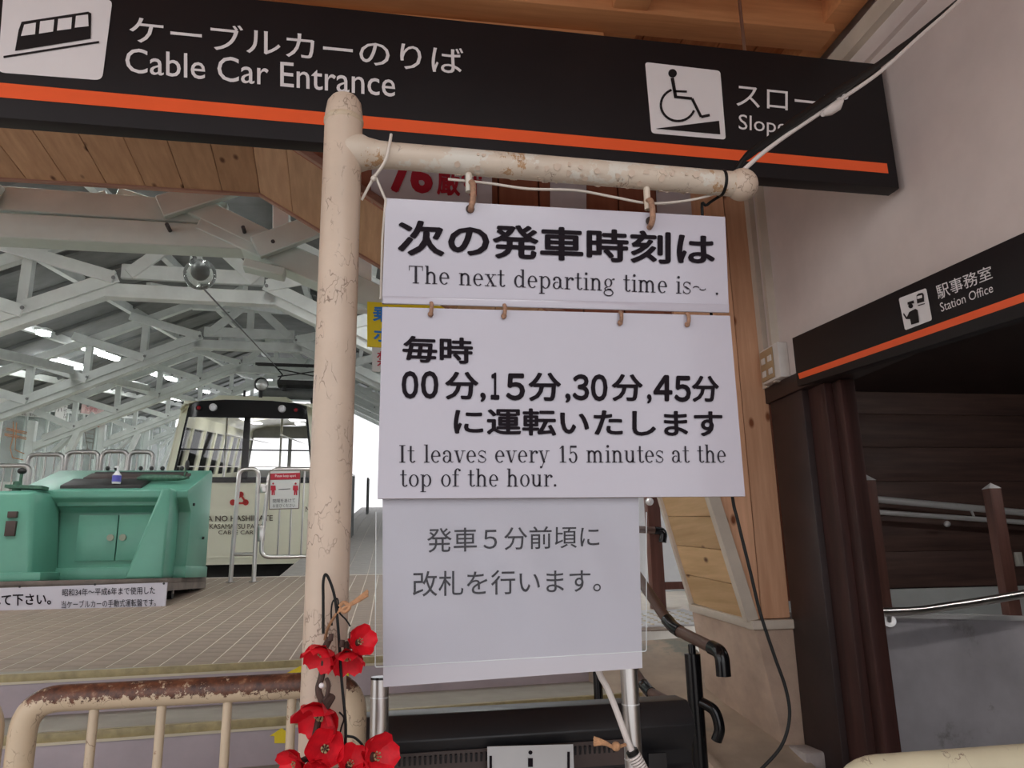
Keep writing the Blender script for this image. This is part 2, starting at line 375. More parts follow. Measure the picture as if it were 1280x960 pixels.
GL = {
 'T': (1.25, _v(.6, 0, 1.45, .2)+_h(.35, .85, 0)+_h(.05, 1.15, 1.39)+_v(.08, 1.05, 1.42, .05)+_v(1.12, 1.05, 1.42, .05)),
 'I': (.7, _v(.33, 0, 1.45, .2)+_h(.08, .58, 0)+_h(.08, .58, 1.39)),
 'h': (1.12, _v(.25, 0, 1.5)+_h(.05, .5, 0)+_h(.05, .2, 1.44)+_arch(.25, .55)+_h(.62, 1.02, 0)),
 'n': (1.12, _v(.25, 0, 1)+_h(.05, .5, 0)+_h(.05, .2, .94)+_arch(.25, .55)+_h(.62, 1.02, 0)),
 'm': (1.66, _v(.25, 0, 1)+_h(.05, .5, 0)+_h(.05, .2, .94)+_arch(.25, .52)+_h(.6, .96, 0)+_arch(.77, .52)+_h(1.12, 1.52, 0)),
 'r': (.85, _v(.27, 0, 1)+_h(.05, .52, 0)+_h(.05, .2, .94)+_arc(.6, .62, .3, .38, 40, 160, .12, .1)+_o(.72, .84, .11)),
 'u': (1.12, _v(.25, .3, 1)+_h(.05, .2, .94)+_arc(.53, .36, .365, .38, 180, 360, .17, .12)+_v(.8, 0, 1)+_h(.6, .74, .94)+_h(.85, 1.02, 0)),
 'e': (.95, _arc(.46, .5, .4, .52, 0, 315)+_h(.1, .84, .5)),
 'o': (1.0, _arc(.5, .5, .42, .52, 0, 360)),
 'd': (1.1, _arc(.45, .5, .38, .52, 40, 320)+_v(.78, 0, 1.5)+_h(.58, .72, 1.44)+_h(.82, 1.0, 0)),
 'p': (1.1, _arc(.58, .5, .4, .52, -140, 140)+_v(.26, -.45, 1)+_h(.05, .52, -.45)+_h(.05, .2, .94)),
 'a': (1.0, _v(.7, .1, .7)+_arc(.42, .66, .365, .36, 0, 150, .17, .09)+_o(.2, .76, .1)+_arc(.4, .28, .32, .3, 60, 350, .15, .06)+_arc(.86, .14, .12, .14, 180, 340, .06, .05)),
 'g': (1.02, _arc(.44, .66, .34, .36, 0, 360, .15, .05)+_arc(.46, -.16, .42, .3, 0, 360, .09, .09)+_arc(.38, .16, .28, .16, 90, 250, .1, .07)+_h(.36, .7, .06, .12)+_arc(.85, .86, .14, .16, 60, 180, .05, .05)+_o(.9, .97, .08)),
 'i': (.58, _v(.29, 0, 1)+_h(.06, .52, 0)+_h(.06, .25, .94)+_o(.28, 1.35)),
 'l': (.58, _v(.29, 0, 1.5)+_h(.06, .52, 0)+_h(.06, .25, 1.44)),
 't': (.72, _v(.32, .2, 1.38, .16)+_h(.06, .62, .94)+_arc(.48, .22, .24, .24, 180, 340, .15, .07)),
 's': (.84, _arc(.42, .74, .31, .28, 20, 200, .08, .07)+_arc(.42, .26, .33, .28, -160, 20, .08, .07)+_d(.6, .38, .24, .62, .26)+_v(.7, .72, .98, .05)+_v(.12, .02, .3, .05)),
 'v': (1.0, _d(.48, 0, .2, 1, .18)+_d(.5, 0, .8, 1, .06)+_h(.02, .42, .94)+_h(.62, .98, .94)),
 'y': (1.0, _d(.5, 0, .2, 1, .18)+_d(.3, -.4, .8, 1, .06)+_h(.02, .42, .94)+_h(.62, .98, .94)+_o(.22, -.38, .1)),
 'x': (1.0, _d(.76, 0, .24, 1, .19)+_d(.2, 0, .76, 1, .06)+_h(.03, .45, .94)+_h(.6, .95, .94)+_h(.03, .4, 0)+_h(.55, .98, 0)),
 'f': (.68, _v(.3, 0, 1.2)+_h(.06, .6, 0)+_h(.04, .6, .94)+_arc(.5, 1.18, .285, .34, 40, 180, .17, .07)+_o(.66, 1.36, .1)),
 '1': (.95, _v(.5, 0, 1.4, .19)+_h(.22, .8, 0)+_d(.25, 1.15, .46, 1.36, .1)),
 '5': (.95, _arc(.44, .44, .38, .48, -150, 130, .17, .07)+_h(.2, .76, 1.24, .17)+_v(.22, .7, 1.4, .06)+_o(.17, .28, .1)),
 '.': (.5, _o(.2, .1, .11)),
 '~': (1.4, _arc(.4, .5, .3, .18, 20, 180, .08, .08)+_arc(.95, .5, .3, .18, 200, 360, .08, .08)+_d(.7, .52, .66, .5, .2)),
 ' ': (.62, [])}
def serif(s, q, mat, parent, ins, box=None):
    vs = []; fs = []; x = 0
    for ch in s:
        adv, polys = GL[ch]
        for p in polys: k = len(vs); vs += [(x+a, b) for a, b in p]; fs.append(tuple(range(k, k+len(p))))
        x += adv
    xs = [v[0] for v in vs]
    return fit(vs, fs, q, 'lettering', mat, parent, ins, (min(xs), max(xs), box[0], box[1]) if box else None)
def strip(fn, pl, pts, w, closed=False):
    """flat ribbon of constant px width drawn on a sign face, in px"""
    g = []
    for (x0, y0), (x1, y1) in zip(pts, pts[1:]):
        d = math.hypot(x1-x0, y1-y0) or 1; nx, ny = -(y1-y0)/d*w/2, (x1-x0)/d*w/2
        g.append(([fn(x0+nx, y0+ny, pl), fn(x1+nx, y1+ny, pl), fn(x1-nx, y1-ny, pl), fn(x0-nx, y0-ny, pl)], [(0, 1, 2, 3)]))
    return g
def disc(fn, pl, x, y, r, n=16): return ([fn(x+r*math.cos(6.2832*k/n), y+r*math.sin(6.2832*k/n), pl) for k in range(n)], [tuple(range(n))])
def shape(fn, pl, pts): return ([fn(x, y, pl) for x, y in pts], [tuple(range(len(pts)))])
def decal(name, geoms, mat, parent, off):
    o = Vector(off); return make(name, [([Vector(v)+o for v in g[0]], g[1]) for g in (geoms if isinstance(geoms, list) else [geoms])], mat, parent, smooth=False)
def rounded_quad(q, r, n=5):
    """q TL,TR,BR,BL -> polygon with rounded corners; r metres"""
    q = [Vector(p) for p in q]; out = []
    for i in range(4):
        p = q[i]; a = (q[i-1]-p).normalized()*r; b = (q[(i+1) % 4]-p).normalized()*r
        for k in range(n+1): t = k/n; out.append((p+a)*(1-t)**2+p*2*t*(1-t)+(p+b)*t*t)
    return out

# ================================================================== LARGE STRUCTURE
# ---- ground around the photographer
struct(make('floor', g_box(-9, 9, -9, 3.9, -.12, 0), 'lower_ground'))
# ---- right wall (X = 1.6) with the doorway to the office passage
WX = 1.6
wr = struct(make('wall_right', [g_box(WX, WX+.12, -1.2, 3.03, 1.97, 3.2), g_box(WX, WX+.12, -1.2, .55, 0, 1.97)], 'plaster', smooth=False))
make('wall_moulding', g_board((WX-.012, 3.0, 1.97), (WX-.012, 3.0, 3.0), .05, .024, (1, 0, 0)), 'cream_trim', wr)
make('wall_moulding', g_board((WX-.018, 2.885, 1.97), (WX-.018, 2.885, 3.0), .018, .036, (1, 0, 0)), 'cream_trim', wr)
make('cornice_board', g_box(WX-.02, WX, -1.2, 3.0, 2.905, 2.965), 'plaster', wr)
make('cornice_moulding', g_box(WX-.05, WX, -1.2, 3.0, 2.965, 3.03), 'cream_trim', wr)
d1 = struct(make('door_1', [g_box(WX-.015, WX+.12, .55, 3.03, 1.905, 1.975)], 'dark_frame', bevel=.004))
make('door_jamb', g_box(WX-.005, WX+.125, 2.74, 3.0, 0, 1.905), 'dark_frame', d1, bevel=.004)
make('door_jamb', g_box(WX+.02, WX+.12, 2.62, 2.74, 0, 1.905), 'dark_post', d1, bevel=.006)
make('door_jamb', g_box(WX+.05, WX+.11, 2.56, 2.62, 0, 1.905), 'dark_post', d1, bevel=.006)
make('door_jamb', g_box(WX, WX+.12, .5, .62, 0, 1.905), 'dark_frame', d1, bevel=.004)
# ---- passage behind the doorway: dark boarded wall, pale base, ramp parapet
pb = struct(make('wall_passage', g_box(2.35, 6.2, 4.62, 4.7, 0, 3.2), 'dark_frame', smooth=False))
plk = None
for i in range(9):
    z = 1.075+i*.225
    a = make('plank', g_box(2.35, 6.2, 4.6-.003*(i % 2), 4.62, z+.001, z+.224), 'dark_plank', pb, bevel=.002)
struct(make('wall_passage_base', g_box(2.35, 6.2, 4.52, 4.62, 0, 1.07), 'pale_wall', smooth=False))
struct(make('wall_passage_end', g_box(6.2, 6.3, .3, 4.7, 0, 3.2), 'dark_frame', smooth=False))
struct(make('wall_passage_near', g_box(1.72, 6.3, .2, .3, 0, 3.2), 'dark_frame', smooth=False))
struct(make('ceiling_passage', g_box(1.73, 6.3, .2, 4.7, 2.35, 2.45), 'dark_frame', smooth=False))
struct(make('floor_passage', g_box(1.6, 6.3, .2, 4.62, -.02, .01), 'lower_ground', smooth=False))
par = struct(make('wall_parapet', g_prism([(1.74, 3.4, 0), (6.1, 3.4, 0), (6.1, 3.4, .80), (2.99, 3.4, .952), (2.0, 3.4, .999), (1.74, 3.4, 1.01)], (0, .12, 0)), 'parapet_render', smooth=False))
make('parapet_coping', g_prism([(1.74, 3.385, 1.01), (2.0, 3.385, .999), (2.99, 3.385, .952), (6.1, 3.385, .80), (6.1, 3.385, .822), (2.99, 3.385, .974), (2.0, 3.385, 1.014), (1.74, 3.385, 1.02)], (0, .15, 0)), 'parapet_cap', par, smooth=False)
lampfix = thing('batten_light', 'unseen fill batten brightening the dark passage from its ceiling', 'lamp', (3.6, 2.4, 2.35))  # unseen fill light, set strong to lift the dark boarded wall
make('housing', g_box(3.0, 4.2, 2.36, 2.44, 2.31, 2.35), 'parapet_cap', lampfix)
make('tube', g_tube([(3.02, 2.4, 2.295), (4.18, 2.4, 2.295)], .014), 'fill_light_room', lampfix)
# ---- entrance arch (between Y 3.03 and 3.55)
NEAR = [(-5.2, 1.0), (-4.6, 1.95), (-3.7, 3.1), (-.62, 3.1), (.32, 2.48), (1.19, 1.98), (1.43, 1.02)]
FAR = [(-5.2, 1.05), (-4.6, 1.95), (-3.6, 3.055), (-.652, 3.03), (.30, 2.46), (1.17, 2.0), (1.402, 1.067)]
Y1, Y2 = 3.03, 3.55
arch = struct(make('wall_facade', [g_prism([(x, Y1+.02, z) for x, z in [(-5.9, 0), (-5.2, 0)]+NEAR[:3]]+[(-3.7, Y1+.02, 4.5), (-5.9, Y1+.02, 4.5)], (0, .03, 0)),
      g_prism([(x, Y1+.02, z) for x, z in NEAR[2:5]]+[(.32, Y1+.02, 4.5), (-3.7, Y1+.02, 4.5)], (0, .03, 0)),
      g_prism([(x, Y1+.02, z) for x, z in NEAR[4:]]+[(1.6, Y1+.02, 1.02), (1.6, Y1+.02, 4.5), (.32, Y1+.02, 4.5)], (0, .03, 0)),
      g_prism([(-5.9, Y2-.05, 0), (-5.2, Y2-.05, 0)]+[(x, Y2-.05, z+.02) for x, z in FAR[:3]]+[(-3.6, Y2-.05, 4.6), (-5.9, Y2-.05, 4.6)], (0, .03, 0)),
      g_prism([(x, Y2-.05, z+.02) for x, z in FAR[2:5]]+[(.30, Y2-.05, 4.6), (-3.6, Y2-.05, 4.6)], (0, .03, 0)),
      g_prism([(x+.02, Y2-.05, z) for x, z in FAR[4:]]+[(2.0, Y2-.05, 1.067), (2.0, Y2-.05, 4.6), (.3, Y2-.05, 4.6)], (0, .03, 0))], 'red_board', smooth=False))
def lerp2(a, b, t): return (a[0]+(b[0]-a[0])*t, a[1]+(b[1]-a[1])*t)
def soffit(i, n, mat):
    for k in range(n):
        e = .0013/max(.05, math.dist(NEAR[i], NEAR[i+1])/n)/n
        t0, t1 = k/n+e, (k+1)/n-e
        a, b = lerp2(NEAR[i], NEAR[i+1], t0), lerp2(NEAR[i], NEAR[i+1], t1); c, d = lerp2(FAR[i], FAR[i+1], t0), lerp2(FAR[i], FAR[i+1], t1)
        nx, nz = -(b[1]-a[1]), (b[0]-a[0]); L = math.hypot(nx, nz); nx, nz = nx/L*.02, nz/L*.02; j = random.uniform(-.05, .05)
        make('plank', g_hexa([(a[0]+nx*j, Y1, a[1]+nz*j), (b[0]+nx*j, Y1, b[1]+nz*j), (d[0]+nx*j, Y2, d[1]+nz*j), (c[0]+nx*j, Y2, c[1]+nz*j),
             (a[0]+nx, Y1, a[1]+nz), (b[0]+nx, Y1, b[1]+nz), (d[0]+nx, Y2, d[1]+nz), (c[0]+nx, Y2, c[1]+nz)]), mat, arch, bevel=.0015, seg=1)
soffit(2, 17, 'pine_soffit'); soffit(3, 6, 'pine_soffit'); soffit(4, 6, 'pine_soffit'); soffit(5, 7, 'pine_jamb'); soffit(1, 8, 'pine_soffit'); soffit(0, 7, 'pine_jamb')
# front boards (upright) over the arch and down its right side
def clipboard(x0, x1, zt, mat):
    def zb(x):
        for (a, za), (b, zb_) in zip(NEAR, NEAR[1:]):
            if a <= x <= b: return za+(zb_-za)*(x-a)/(b-a)
        return 1.02
    xs = [x0]+[p[0] for p in NEAR if x0 < p[0] < x1]+[x1]
    poly = [(x, Y1-.012, zb(x)+.0) for x in xs]
    if x0 < 1.43 < x1 and abs(zb(x0)-1.02) > .01: pass
    make('board', g_prism(poly+[(x1, Y1-.012, zt), (x0, Y1-.012, zt)], (0, .03, 0)), mat, arch, bevel=.002, seg=1)
x = -3.7
while x < 1.12: clipboard(x+.003, min(x+.18, 1.19)-.003, 3.25, 'red_board'); x += .18
make('board', g_prism([(1.20, Y1-.016, 1.94), (1.432, Y1-.016, 1.025), (1.475, Y1-.016, 1.025), (1.475, Y1-.016, 3.2), (1.20, Y1-.016, 3.2)], (0, .03, 0)), 'pine_front', arch, bevel=.002, seg=1)
make('board', g_prism([(1.478, Y1-.014, 1.025), (1.598, Y1-.014, 1.025), (1.598, Y1-.014, 3.2), (1.478, Y1-.014, 3.2)], (0, .03, 0)), 'pine_front', arch, bevel=.002, seg=1)
# thin trims on the arch edges
def edge_trim(P, Y, i, w, d, mat, dz=0, out=0):
    a, b = P[i], P[i+1]; make('edge_trim', g_board((a[0], Y, a[1]+dz), (b[0], Y, b[1]+dz), d, w, (0, 1, 0)), mat, arch, bevel=.002, seg=1)
for i in (1, 2, 3, 4): edge_trim(NEAR, Y1-.012, i, .05, .03, 'arch_trim', .018)
for i in (1, 2, 3, 4): edge_trim(FAR, Y2+.002, i, .03, .022, 'arch_trim', .004)
edge_trim(NEAR, Y1-.015, 5, .04, .05, 'cream_trim'); edge_trim(FAR, Y2, 5, .03, .03, 'cream_trim')
make('sill_moulding', g_hexa([(1.39, Y2+.02, 1.03), (1.42, Y1-.04, .985), (1.46, Y1-.04, .985), (1.46, Y2+.02, 1.03), (1.385, Y2+.02, 1.066), (1.415, Y1-.04, 1.022), (1.46, Y1-.04, 1.022), (1.46, Y2+.02, 1.066)]), 'cream_trim', arch, bevel=.006)
make('sill_moulding', g_box(1.42, 1.6, Y1-.045, Y1+.02, .985, 1.022), 'cream_trim', arch, bevel=.006)
# rough stone pier under the right leg of the arch
struct(make('trim_1', g_hexa([(1.54, Y1-.03, .40), (1.62, Y1-.03, .40), (1.62, Y2+.02, .5), (1.46, Y2+.02, .5), (1.435, Y1-.03, .985), (1.62, Y1-.03, .985), (1.62, Y2+.02, 1.03), (1.40, Y2+.02, 1.03)]), 'stone', bevel=.008))
struct(make('trim_2', g_box(1.52, 1.64, 2.86, Y1-.031, .0, .56), 'stone_grey', bevel=.01))
# the apron beside the steps
struct(make('floor_apron', [g_hexa([(1.0, 2.75, 0), (1.54, 2.75, 0), (1.6, 4.2, 0), (1.0, 4.2, 0), (1.0, 2.75, .47), (1.54, 2.75, .50), (1.6, 4.2, .86), (1.0, 4.2, .84)]),
      g_hexa([(1.16, 2.75, .45), (1.20, 2.75, .45), (1.16, 4.2, .8), (1.12, 4.2, .8), (1.16, 2.75, .51), (1.20, 2.75, .51), (1.16, 4.2, .885), (1.12, 4.2, .885)])], 'apron_concrete', bevel=.008))
tag(make('kerb_block', g_box(.98, 1.30, 2.62, 2.76, 0, .50), 'stone_grey', bevel=.008), 'grey stone kerb block at the foot of the stone pier apron', 'kerb')
tag(make('kerb_block', g_box(1.34, 1.56, 2.60, 2.74, 0, .52), 'stone_grey', bevel=.008), 'pale stone kerb block in front of the doorway pier', 'kerb')
# ---- steps (their edges run 7 degrees off the facade)
SA = math.atan(.13)
SX = Vector((math.cos(SA), math.sin(SA), 0)); SY = Vector((-math.sin(SA), math.cos(SA), 0)); SO = Vector((0, 3.862, 0))
def ST(a, b, z): p = SO+SX*a+SY*b; return Vector((p.x, p.y, z))
for k in range(5):
    z1 = .85-.165*k; z0 = 0; b0 = -.46*k; dp = .46 if k else .5
    x1 = 1.08 if k else 1.02
    st = struct(make('floor_step', [g_box(-5, x1, b0, b0+dp, z0, z1-.03, ST)], 'riser_concrete', bevel=.004))
    make('tread', g_box(-5, x1, b0+.045, b0+dp+.0, z1-.03, z1-.002 if k == 0 else z1, ST), 'tread_concrete', st)
    make('nosing_strip', g_box(-5, x1, b0-.004, b0+.02, z1-.03, z1+.004, ST), 'nosing_brass', st, bevel=.002)
    make('nosing_strip', g_box(-5, x1, b0+.02, b0+.05, z1-.03, z1+.0015, ST), 'nosing_brass', st, bevel=.002)
    make('nosing_edge', g_box(-5, x1, b0-.008, b0-.002, z1-.036, z1-.026, ST), 'nosing_edge', st)
def onriser(px, py, b_):
    d = ray(px, py); n_ = SY; t_ = ((SO+SY*b_)-Vector((0, 0, Z0))).dot(n_)/d.dot(n_); return Vector((0, 0, Z0))+d*t_
for cx, cy, b_, w_, lb in ((376, 842, -.0095, 19, 'yellow up arrow sticker on the top riser, left of the cream pole'), (425, 842, -.0095, 18, 'yellow up arrow sticker on the top riser, right of the cream pole'), (352, 920, -.4695, 15, 'yellow up arrow sticker on the second riser behind the rusty fence')):
    P_ = [onriser(cx+a*w_, cy+c*9, b_) for a, c in ((-.6, 1), (.6, 1), (.6, 0), (1, 0), (0, -1.1), (-1, 0), (-.6, 0))]
    tag(make('arrow_sticker', [(P_, [tuple(range(7))])], 'yellow', smooth=False), lb, 'sticker')
# ---- platform floor: sloping slab with square pavers
JD = .0012      # joint depth
def fz(y): return .85+.08*(y-3.85) if y < 8.47 else 1.22+.112*(y-8.47)
fl = struct(make('floor_platform', [g_prism([(-6.6, 4.34-.9, 0), (-6.6, 8.47, 0), (-6.6, 8.47, fz(8.47)-.008), (-6.6, 4.34-.9, fz(4.34-.9)-.03)], (-0.6, 0, 0)),
     g_hexa([ST(-6.6, .05, 0), ST(1.02, .05, 0), (4.6, 8.47, 0), (-6.6, 8.47, 0), ST(-6.6, .05, fz(ST(-6.6, .05, 0).y)-JD), ST(1.02, .05, fz(ST(1.02, .05, 0).y)-JD), (4.6, 8.47, 1.2196-JD), (-6.6, 8.47, 1.2196-JD)])], 'grout', smooth=False))
fw2 = struct(make('floor_walkway', [g_hexa([(-1.13, 8.47, 0), (4.6, 8.47, 0), (4.6, 31, 0), (-1.13, 31, 0), (-1.13, 8.47, 1.212), (4.6, 8.47, 1.212), (4.6, 31, fz(31)-.008), (-1.13, 31, fz(31)-.008)]),
     g_hexa([(-7.6, 8.47, 0), (-3.55, 8.47, 0), (-4.9, 31, 0), (-9, 31, 0), (-7.6, 8.47, 1.212), (-3.55, 8.47, 1.212), (-4.9, 31, fz(31)-.008), (-9, 31, fz(31)-.008)])], 'grout', smooth=False))
TS = .112; Gp = .007
def tile_geo(x, y, w=TS, h=TS):
    a, b, c, d = x+Gp/2, x+w-Gp/2, y+Gp/5, y+h-Gp/5
    return g_hexa([(a, c, fz(c)-.006), (b, c, fz(c)-.006), (b, d, fz(d)-.006), (a, d, fz(d)-.006), (a, c, fz(c)+.0), (b, c, fz(c)+.0), (b, d, fz(d)+.0), (a, d, fz(d)+.0)])
def edgeY(x): return ST(x, .05, 0).y + (x-ST(x, .05, 0).x)*.13
tile0 = None; cnt = 0; rest = []
ix0, ix1 = -18, 14
tcells = []
for iy in range(0, 48):
    for ix in range(ix0-12, ix1):
        x = ix*TS; y = 3.34+iy*TS
        if y+TS > 8.465 or y+TS < edgeY(x+TS*.5)+.02 or (x > 1.0 and y < 4.3): continue
        tcells.append((x, y))
def keyt(c):
    x, y = c; p = Vector((x, y, fz(y)-Z0)); d = p.dot(fw); px = 640+F*p.dot(rt)/d; vis = 0 <= px <= 375 or 440 <= px <= 478
    return (0 if vis else 1, y)
tcells.sort(key=keyt)
for i, (x, y) in enumerate(tcells):
    ey = edgeY(x+TS*.5)
    if y < ey:
        gt = g_hexa([(x+Gp/2, edgeY(x), fz(y)-.006), (x+TS-Gp/2, edgeY(x+TS), fz(y)-.006), (x+TS-Gp/2, y+TS-Gp/5, fz(y)-.006), (x+Gp/2, y+TS-Gp/5, fz(y)-.006), (x+Gp/2, edgeY(x), fz(edgeY(x))), (x+TS-Gp/2, edgeY(x+TS), fz(edgeY(x+TS))), (x+TS-Gp/2, y+TS-Gp/5, fz(y+TS)), (x+Gp/2, y+TS-Gp/5, fz(y+TS))])
        if i < 300: make('paver', gt, 'paver', fl, smooth=False)
        else: rest.append(gt)
        continue
    if i < 300:
        if tile0 is None:
            tile0 = make('paver', tile_geo(x, y), 'paver', fl, smooth=False); tx, ty = x, y
        else: copy_piece(tile0, fl, (x-tx, y-ty, .08*(y-ty)))
    else: rest.append(tile_geo(x, y))
stuff(make('pavers', rest, 'paver', fl, smooth=False))
rest = []
for iy in range(0, 200):
    for ix in range(0, 21):
        x = -1.12+ix*TS*2; y = 8.48+iy*TS
        rest.append(tile_geo(x, y, TS*2, TS))
stuff(make('pavers', rest, 'paver_pale', fw2, smooth=False))
# car pit
struct(make('floor_pit', g_box(-7, 0, 8.47, 31, -.1, .0), 'hall_dark', smooth=False))
struct(make('wall_pit', [g_box(-3.6, -1.13, 8.41, 8.469, 0, 1.2)], 'hall_dark', smooth=False))
for s, w in ((-1, 'left'), (1, 'right')):
    tag(make('track_rail', g_board(H(-1.68+s*.53, 8.6, .08), H(-1.68+s*.53, 12.4, .55), .06, .12), 'steel'), 'steel running rail in the car pit, %s of the pair' % w, 'rail')
# ================================================================== HALL: roof, trusses, left wall
def zk(v): return 5.72+.17*(v-17.6)      # level of the truss knees
CU = -1.68; KN = .74; EV = 4.78
def roofz(u, v): return zk(v)+1.08-.46*max(0, abs(u-CU)-KN-.2)
rf = struct(make('ceiling_hall', [g_hexa([H(a, 3.4, roofz(a, 3.4)), H(b, 3.4, roofz(b, 3.4)), H(b, 31, roofz(b, 31)), H(a, 31, roofz(a, 31)),
      H(a, 3.4, roofz(a, 3.4)+.06), H(b, 3.4, roofz(b, 3.4)+.06), H(b, 31, roofz(b, 31)+.06), H(a, 31, roofz(a, 31)+.06)]) for a, b in ((CU-5.9, CU-KN-.2), (CU-KN-.2, CU+KN+.2), (CU+KN+.2, CU+2.95))]+[g_hexa([H(a, 4.8, roofz(a, 4.8)), H(b, 4.8, roofz(b, 4.8)), H(b, 31, roofz(b, 31)), H(a, 31, roofz(a, 31)),
      H(a, 4.8, roofz(a, 4.8)+.06), H(b, 4.8, roofz(b, 4.8)+.06), H(b, 31, roofz(b, 31)+.06), H(a, 31, roofz(a, 31)+.06)]) for a, b in ((CU+2.95, CU+5.9),)], 'roof_board', smooth=False))
for du in (-5.2, -4.1, -3.0, -1.9, -.9, .9, 1.9, 3.0, 4.1, 5.2):
    u = CU+du
    vs0 = 4.85 if du > 2.95 else 3.6
    make('purlin', g_board(H(u, vs0, roofz(u, vs0)-.06), H(u, 31, roofz(u, 31)-.06), .09, .12), 'truss_white', rf)
v = 4.95
while v < 29:
    for s in (-1, 1):
        a = H(CU+s*(KN+.2), v, roofz(CU, v)-.03); b = H(CU+s*5.8, v, roofz(CU+s*5.8, v)-.03)
        make('rafter', g_board(a, b, .07, .06), 'roof_board', rf)
    v += 1.15
def truss(v, label, right=True):
    t = thing('roof_truss', label, 'roof truss', H(CU, v, zk(v)), 'white lattice trusses under the hall roof')
    zb = zk(v)
    def P(u, dz=0, dv=0): return H(u, v+dv, zb-.46*max(0, abs(u-CU)-KN)+dz)
    mt = 'truss_white'
    # centre: two boards one over the other, front and back leaves
    make('bottom_chord', g_board(P(CU-KN-.12, .07), P(CU+KN+.12, .07), .13, .15), mt, t, bevel=.006, seg=1)
    make('bottom_chord', g_board(P(CU-KN+.02, .235, -.03), P(CU+KN-.02, .235, -.03), .05, .16), mt, t, bevel=.004, seg=1)
    make('top_chord', g_board(P(CU-KN-.2, .78), P(CU+KN+.2, .78), .10, .13), mt, t)
    make('web_post', g_board(P(CU, .1), P(CU, .8), .10, .11, (0, 1, 0)), mt, t)
    for s in (-1, 1):
        make('web_brace', g_board(P(CU+s*(KN-.1), .2, -.06), P(CU+s*.08, .72, -.06), .04, .13), mt, t, bevel=.004, seg=1)
        k0 = P(CU+s*KN, .07); e = P(CU+s*EV, .05)
        make('bottom_chord', g_board(k0, e, .13, .15), mt, t, bevel=.006, seg=1)
        make('bottom_chord', g_board(P(CU+s*(KN+.0), .16, -.09), P(CU+s*(EV-.2), .14, -.09), .03, .14), mt, t, bevel=.004, seg=1)
        make('top_chord', g_board(P(CU+s*(KN+.2), .80), P(CU+s*EV, .78), .10, .12), mt, t)
        n = 5; L = (EV-KN)/n
        for i in range(n):
            ua = CU+s*(KN+L*i+.02); ub = CU+s*(KN+L*(i+1))
            if i: make('web_post', g_board(P(ua+s*.05, .15, .0), P(ua+s*.05, .76, .0), .10, .09, (0, 1, 0)), mt, t)
            make('web_brace', g_board(P(min(EV, abs(ub-CU)+.30)*s+CU, .93 if i < n-1 else .8, -.12), P(ua, .10, -.12) if i else P(ua, .14, -.12), .035, .13), mt, t, bevel=.004, seg=1)
            bq = P(ua, .13, -.14); make('bolt', g_tube([bq, bq-AX*.012], .02, 8), 'roof_board', t)
        # leg brackets down to the side wall
        make('knee_strut', g_board(P(CU+s*(EV-.85), .0), H(CU+s*(EV-.25), v, zb-.46*(EV-KN)-1.4), .12, .16, (0, 1, 0)), mt, t, bevel=.006, seg=1)
        make('knee_strut', g_board(P(CU+s*(EV-1.1), .3, .06), P(CU+s*(EV-.35), -.25, .06), .08, .16, (0, 1, 0)), mt, t, bevel=.006, seg=1)
    return t
lbls = ['white lattice truss across the hall above the empty platform, nearest full one', 'white lattice truss right above the front of the cable car', 'third white lattice truss, meeting the side wall beside the posters',
        'fourth white lattice truss, above the middle of the cable car', 'fifth white lattice truss above the rear of the cable car', 'rearmost white lattice truss at the far end of the hall']
for i in range(6): truss(8.3+4.65*i, lbls[i])
# the doubled beam just inside the arch
tA = thing('roof_truss', 'heavy doubled white beam truss just inside the pine arch, with a bolt hole', 'roof truss', H(-1.4, 4.25, 2.9), 'white lattice trusses under the hall roof')
VA = 4.25
def q(px, py, V=VA): return atV(px, py, V)
def brd(name, a, b, w, h, dv=0.0, bev=.006): return make(name, g_board(q(*a)+AX*dv, q(*b)+AX*dv, w, h), 'truss_near', tA, bevel=bev, seg=1)
brd('bottom_chord', (-330, 270), (318, 304), .14, .14)
brd('bottom_chord', (-300, 232), (285, 272), .07, .14, -.02)
brd('bottom_chord', (255, 278), (520, 400), .14, .15, -.01)
brd('bottom_chord', (235, 258), (345, 312), .05, .12, -.06)
brd('web_brace', (205, 270), (345, 226), .05, .13, -.10)
brd('web_brace', (322, 321), (520, 247), .05, .13, -.12)
brd('web_brace', (8, 258), (-120, 215), .05, .13, -.10)
brd('web_brace', (128, 236), (30, 262), .05, .13, .15)
brd('web_brace', (135, 232), (225, 262), .05, .13, .15)
make('web_post', g_board(q(352, 318), q(352, 215), .09, .08, (0, 1, 0)), 'truss_white', tA, bevel=.004, seg=1)
make('web_post', g_board(q(455, 390), q(455, 268), .09, .08, (0, 1, 0)), 'truss_white', tA, bevel=.004, seg=1)
brd('cleat', (308, 340), (358, 352), .10, .05, -.1)
brd('top_chord', (-330, 150), (330, 190), .12, .13, .05); brd('top_chord', (330, 190), (560, 290), .12, .13, .05)
for b_ in ((216, 295), (344, 315), (308, 298), (436, 362)): make('bolt', g_tube([q(*b_)-AX*.15, q(*b_)-AX*.06], .011, 8), 'hall_dark', tA)
